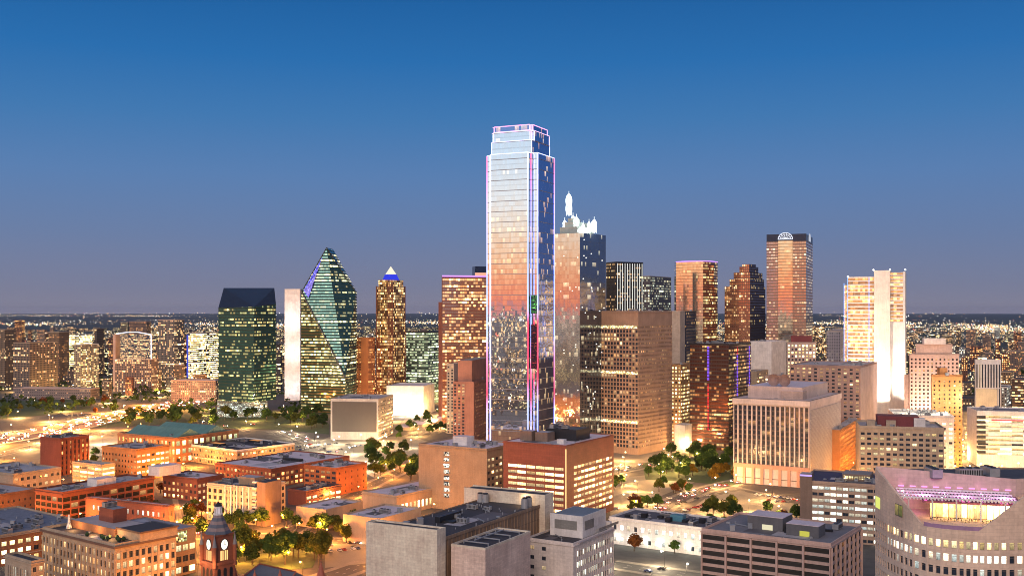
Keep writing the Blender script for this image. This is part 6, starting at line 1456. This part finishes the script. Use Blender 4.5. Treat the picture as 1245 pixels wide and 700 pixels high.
def lotcars(a, b_, rows, where, seed, p=.6):
    r = random.Random(seed); (x0, y0), (x1, y1) = gp(*a), gp(*b_); d = Vector((x1-x0, y1-y0)); L = d.length; d /= L; nn = Vector((-d.y, d.x)); out = []
    for k in range(rows):
        for i in range(int(L/2.8)):
            if r.random() > p: continue
            q = Vector((x0, y0))+d*(i*2.8+1.4)+nn*(k*17+2.6)
            if clear(q.x, q.y): out.append(car(q.x, q.y, ZR[0]+.02, math.atan2(nn.y, nn.x), r.randrange(6), on=False))
    ordered(out, 'parked car', where, 'car', 'cars parked '+where)
lotcars((836, 622), (890, 606), 3, 'in the lot above the brown parking garage', 1, .3)
lotcars((905, 606), (960, 612), 2, 'before the pink base of the finned office', 5, .6)
lotcars((746, 622), (800, 600), 3, 'in the pale lot right of the red amber lit office', 2, .10)
lotcars((400, 550), (450, 540), 4, 'in the bright lot below the grey screen building', 3, .3)
lotcars((400, 672), (440, 668), 2, 'in the small lot by the park', 4, .5)

# ============================ street lamps (pole, arm, head, and the light it gives)
def lamp_meshes():
    p = MB(); p.cyl(0, 0, 0, .6, .22, .16, 8); p.tube((0, 0, .6), (0, 0, 8.6), .10, .07, 6); p.tube((0, 0, 8.5), (1.8, 0, 9.0), .06, .05, 5)
    h = MB(); h.box(1.5, 2.4, -.22, .22, 8.92, 9.08)
    return p.mesh('pole', [M_dark]), h.mesh('lamp_housing', [M_dark])
LP, LH = lamp_meshes()
def bulb(name, col, s):
    g = MB(); g.sphere((1.95, 0, 8.5), .52, 8, 5); return g.mesh('lamp_glass', [emis(name, col, s)])
LB = {'amber': bulb('lamp_amber', (1, .55, .16), 14), 'warm': bulb('lamp_warm', (1, .76, .42), 16), 'white': bulb('lamp_white', (1, .95, .85), 18)}
LC = {'amber': (1, .34, .055), 'warm': (1, .52, .17), 'white': (1, .78, .48)}
LD = {}
def lamp_data(kind, e):
    k = (kind, e)
    if k not in LD:
        l = bpy.data.lights.new('street_light', 'POINT'); l.energy = e; l.color = LC[kind]; l.shadow_soft_size = .5; LD[k] = l
    return LD[k]
NL = [0]
def lamps(pos, kind, e, where):
    out = []
    for i, (x, y) in enumerate(pos):
        if not clear(x, y, .6): continue
        root = empty('street_lamp', (x, y, .1), i*2.4); put('pole', LP, root); put('lamp_housing', LH, root); put('lamp_glass', LB[kind], root)
        put('street_light', lamp_data(kind, e), root, (1.95, 0, 7.6)); root['look'] = {'amber': 'orange', 'warm': 'yellow', 'white': 'white'}[kind]+' street lamp'; out.append(root); NL[0] += 1
    if out: ordered(out, 'street lamp', where, 'street lamp', 'street lamps '+where)
def along(key, step, off):
    r = []
    for i, (p, d) in enumerate(dens(ROADS[key], step)):
        nn = Vector((-d.y, d.x)); q = p+nn*(off if i % 2 else -off); u, v = 622.5+q.x/q.y*FP, 378+HC/q.y*FP
        if -40 < u < 1285 and v < 740: r.append((q.x, q.y))
    return r
pp = lambda *a: [gp(*q) for q in a]
lamps(along('plaza', 17, 9.5), 'amber', 51000, 'along the street behind the park trees')
lamps(along('lower', 26, 9.5), 'amber', 31050, 'along the street beside the nearest white block')
lamps(along('mid', 22, 8), 'amber', 30000, 'along the street past the low windowless hall')
lamps(along('west', 22, 8.5), 'amber', 33000, 'along the street by the dark red corner building')
lamps(along('service', 55, 10), 'warm', 108000, 'along the service road beside the freeway')
lamps(along('lots', 30, 8), 'white', 18000, 'along the street through the bright lots')
lamps(along('east', 40, 8), 'warm', 49680, 'along the street left of the pinkish apartment tower')
lamps(along('main', 28, 10), 'warm', 36000, 'along the street before the brown grid tower')
lamps(along('pink', 34, 9.5), 'warm', 27600, 'along the pink lit street')
lamps(along('front', 26, 10), 'white', 26000, 'along the street below the long low white building')
lamps(along('cross', 30, 10.5), 'warm', 28000, 'along the street in front of the finned office')
lamps(along('canyon', 24, 8.5), 'warm', 45600, 'in the glowing street canyon at the right')
lamps(along('finned', 24, 7), 'amber', 19500, 'in the side street right of the finned office')
lamps(pp((410, 540), (440, 538), (470, 540), (430, 552), (455, 560), (385, 540), (500, 545), (375, 552)), 'white', 20000, 'in the bright lot below the grey screen building')
lamps(pp((755, 615), (775, 598), (805, 585), (760, 590), (825, 580), (790, 612)), 'warm', 38638, 'in the pale lot right of the red office')
lamps(pp((860, 625), (885, 612), (910, 622), (930, 610), (950, 630)), 'warm', 33118, 'standing in the lot above the brown parking garage')
lamps(pp((90, 548), (125, 540), (165, 535), (205, 530), (100, 556)), 'white', 59799, 'standing in the yard behind the tall red brick block')
lamps(pp((305, 668), (335, 676), (370, 672), (290, 684), (355, 690)), 'amber', 39000, 'among the park trees behind the clock tower')
lamps(pp((815, 566), (850, 562), (875, 568), (800, 576), (830, 574)), 'warm', 31200, 'among the trees of the square before the maroon tower')
lamps(pp((30, 612), (10, 618), (60, 590), (30, 588), (20, 568), (115, 572), (5, 560), (150, 592), (120, 600), (100, 640), (40, 640), (75, 596), (140, 574), (200, 548), (180, 562), (20, 632), (70, 560), (225, 590)), 'amber', 45000, 'between the brick buildings at the left edge')
lamps(pp((500, 640), (530, 628), (548, 612), (515, 612), (560, 600)), 'amber', 24148, 'in the court before the yellow lit arcade')
lamps(pp((300, 562), (240, 568), (270, 566), (345, 566), (225, 562)), 'amber', 75000, 'in front of the black roofed block with light wells')
lamps(pp((1050, 598), (1090, 590), (1130, 596), (1200, 596), (1230, 590), (1215, 578), (1240, 575)), 'warm', 45600, 'on the bright forecourt behind the curved hotel')
lamps(pp((820, 540), (835, 548), (760, 560), (730, 560), (700, 552)), 'warm', 54000, 'around the feet of the brown grid tower')
lamps(pp((205, 735), (228, 745), (120, 770), (60, 770), (160, 760), (246, 722)), 'amber', 24000, 'at the foot of the ornate hotel')
lamps([(p.x, p.y) for p in [Vector(q)+Vector((0, 0)) for q in FW1]], 'amber', 345000, 'along the freeway')
lamps(pp((60, 478), (125, 476), (180, 470), (200, 474), (90, 474), (150, 481), (250, 470), (20, 476), (225, 474)), 'warm', 84000, 'between the uptown towers')
lamps(pp((1085, 520), (1100, 512), (1060, 512), (1195, 488), (1220, 492), (1130, 500)), 'warm', 31200, 'in the streets right of the floodlit tower')
lamps(pp((530, 505), (545, 520), (500, 505), (540, 490), (450, 500), (480, 512)), 'warm', 82800, 'around the white windowless hall')
lamps(pp((150, 500), (100, 510), (60, 512), (20, 508), (195, 482), (235, 478), (130, 490), (80, 500), (240, 498), (15, 525)), 'warm', 132478, 'along the far side of the freeway')
lamps(pp((280, 505), (310, 512), (345, 500), (390, 500), (420, 505), (360, 515), (255, 505), (300, 520)), 'warm', 55200, 'among the trees below the two green glass towers')
for px, py, c, e in ((832, 606, (1, .15, .45), 9000), (845, 600, (1, .2, .5), 7000), (820, 612, (1, .3, .5), 6000)): pass
# wall lanterns of the long white building
root, W, Dp, Z = [q for q in BASES if q[0].name.startswith('civic_building')][0]
for k in range(7):
    x = -W+6+k*(W-12)/6; b = MB(); b.sphere((x, -.7, 4.6), .45, 8, 5); b.build('wall_lantern', emis('lantern_green_white', (.85, 1, .85), 8), root)
    l = bpy.data.lights.new('lantern_light', 'POINT'); l.energy = 650; l.color = (.9, 1, .85); l.shadow_soft_size = .4; put('lantern_light', l, root, (x, -1.9, 4.6))

# ============================ far city: past counting
def far_city():
    r = random.Random(77)
    fm = [G('far_blocks_a', (.07, .07, .08), .5, .5, .55, YEL, 2.6), G('far_blocks_b', (.12, .09, .08), .5, .5, .5, WARM, 2.8), M_roofdark]
    b = MB()
    def boxes(n, D0, D1, a0, a1, hmax, avoid=True):
        for i in range(n):
            D = D0*(D1/D0)**r.random(); t = r.uniform(a0, a1); x, y = D*math.sin(t), D*math.cos(t)
            if avoid and (D < 2100 and -.5 < t < -.1 and y < 2150 or not clear(x, y, 25)): continue
            w, d, h = r.uniform(12, 45), r.uniform(12, 45), 5+hmax*r.random()**3; ca, sa = math.cos(-.5), math.sin(-.5)
            c = [(x+ca*u-sa*v, y+sa*u+ca*v) for u, v in ((-w/2, -d/2), (w/2, -d/2), (w/2, d/2), (-w/2, d/2))]; mi = r.randrange(2)
            for k in range(4):
                p, q = c[k], c[(k+1) % 4]; nx = max(2, int(w/4)); nz = max(1, int(h/3.6)); o = r.randrange(1000); b.face([(*p, .02), (*q, .02), (*q, h), (*p, h)], mi, [(o, 0), (o+nx, 0), (o+nx, nz), (o, nz)])
            b.face([(*p, h) for p in c], 2)
    boxes(4200, 1750, 9000, -.52, .52, 24); boxes(900, 500, 6000, -3.0, -.9, 30, False)
    tag(b.build('distant_blocks', fm), 'countless low blocks with specks of lit windows spreading to the horizon', 'distant city', kind='stuff')
    cols = [((1, .80, .50), 1.6), ((1, .60, .25), 1.6), ((1, .97, .88), 2.6), ((1, .25, .15), 1.6), ((.35, .6, 1), 1.4), ((.4, 1, .5), 1.2)]
    B_ = [MB() for _ in cols]; clus = [(r.uniform(-.5, .5), r.uniform(4500, 13000), r.uniform(.01, .05)) for _ in range(34)]+[(.34, 11500, .02), (.42, 7500, .05), (-.41, 33000, .03), (-.33, 30000, .03), (.45, 9000, .04), (.31, 30000, .03)]
    def dot(x, y, z, s, k):
        b = B_[k]; A = [(x+s, y, z), (x-s*.5, y+s*.87, z), (x-s*.5, y-s*.87, z), (x, y, z+s*1.3), (x, y, z-s*.8)]
        for i, j in ((0, 1), (1, 2), (2, 0)): b.face([A[i], A[j], A[3]]); b.face([A[j], A[i], A[4]])
    pick = lambda: r.choices(range(6), (46, 32, 14, 5, 2, 1))[0]
    for i in range(5600):   # field of lamps, thinner over the dark wooded river land
        D = 1700*(17000/1700)**r.random(); t = r.uniform(-.5, .5)
        if 4200 < D < 11000 and noise.noise(Vector((t*6, math.log(D)*1.7, 3))) < .18: continue
        x, y = D*math.sin(t), D*math.cos(t)
        if D < 3000 and not clear(x, y, 4): continue
        dot(x, y, r.uniform(5, 16), min(7, D*.0003*r.uniform(.4, 1.5)), pick())
    for t0, D0, w in clus:
        for i in range(130):
            D = D0*(1+r.gauss(0, .07)); t = t0+r.gauss(0, w*.6); dot(D*math.sin(t), D*math.cos(t), r.uniform(5, 22), min(9, D*.00036*r.uniform(.6, 1.8)), pick())
    for k in range(800):    # rim of lights on the horizon
        D = 15000*(52000/15000)**r.random(); t = r.uniform(-.5, .5)
        if noise.noise(Vector((t*13, math.log(D)*2, 8))) < -.05: continue
        dot(D*math.sin(t), D*math.cos(t), r.uniform(10, 105), D*.0004*r.uniform(.4, 1.4), pick())
    for i in range(130):     # lit avenues running away
        t = r.uniform(-.48, .48); D = r.uniform(1900, 8000); ang = math.radians(r.choice((59, -31, 50, -40, 88))); L = r.uniform(400, 2500); kk = r.choice((0, 0, 1, 2)); x, y = D*math.sin(t), D*math.cos(t)
        for s in range(int(L/45)):
            px, py = x+math.cos(ang)*s*45, y+math.sin(ang)*s*45
            if py > 1750 and clear(px, py, 3): dot(px, py, 9, py*.0004, kk)
    for i in range(5200):   # the city beside and behind the viewpoint
        D = 350*(26000/350)**r.random(); t = r.uniform(-3.05, -.75); dot(D*math.sin(t), D*math.cos(t), r.uniform(6, 20), max(.8, D*.0013*r.uniform(.5, 2.0)), pick())
    for i in range(500):
        D = 500*(20000/500)**r.random(); t = r.uniform(.7, 2.4); dot(D*math.sin(t), D*math.cos(t), r.uniform(6, 20), max(.7, D*.0008*r.uniform(.6, 1.6)), pick())
    for k, (c, s) in enumerate(cols):
        nm = ('warm', 'amber', 'white', 'red', 'blue', 'green')[k]
        tag(B_[k].build('distant_lights', emis('far_light_'+nm, c, s)), 'field of tiny %s lights of the far city out to the horizon' % nm, 'distant lights', kind='stuff')
    HWD = [(tuple(q), d) for q, d in dens(hw, 40)]
    # wooded ground: small clumps of leaves
    b = MB()
    for i in range(3400):
        D = 1250*(9000/1250)**r.random(); t = r.uniform(-.5, .5); x, y = D*math.sin(t), D*math.cos(t)
        if not clear(x, y, 8) or (y < 1650 and t > .0): continue
        if min((Vector((x, y))-Vector(q)).length for q, d in HWD) < 48: continue
        if y < 1420: continue
        R = r.uniform(5, 14)
        for k in range(12):
            d = Vector((r.gauss(0, 1), r.gauss(0, 1), r.gauss(0, .5)))*R*.55; p = Vector((x, y, R*.6))+d; s = R*.28; q = Vector((r.gauss(0, 1), r.gauss(0, 1), 1)).to_track_quat('Z', 'Y'); A, C_ = q @ Vector((s, 0, 0)), q @ Vector((0, s, 0))
            p.z = max(p.z, 1); b.face([p-A, p-C_, p+A, p+C_])
    tag(b.build('distant_woods', LEAF['dark']), 'dark tree canopy between the far blocks', 'woods', kind='stuff')
far_city()
# ============================ evening haze over the whole scene
def haze():
    m, t = newmat('haze'); v = t.n('ShaderNodeVolumePrincipled'); v.inputs['Color'].default_value = (.70, .80, 1, 1); v.inputs['Density'].default_value = 0.8e-5; v.inputs['Anisotropy'].default_value = .2
    o = t.n('ShaderNodeOutputMaterial'); t.l(v.outputs[0], o.inputs['Volume'])
    b = MB(); b.box(-62000, 62000, -62000, 62000, -1.0, 320); x = b.build('haze', m); tag(x, 'thin evening haze lying over the whole city', 'haze', kind='stuff')
haze()
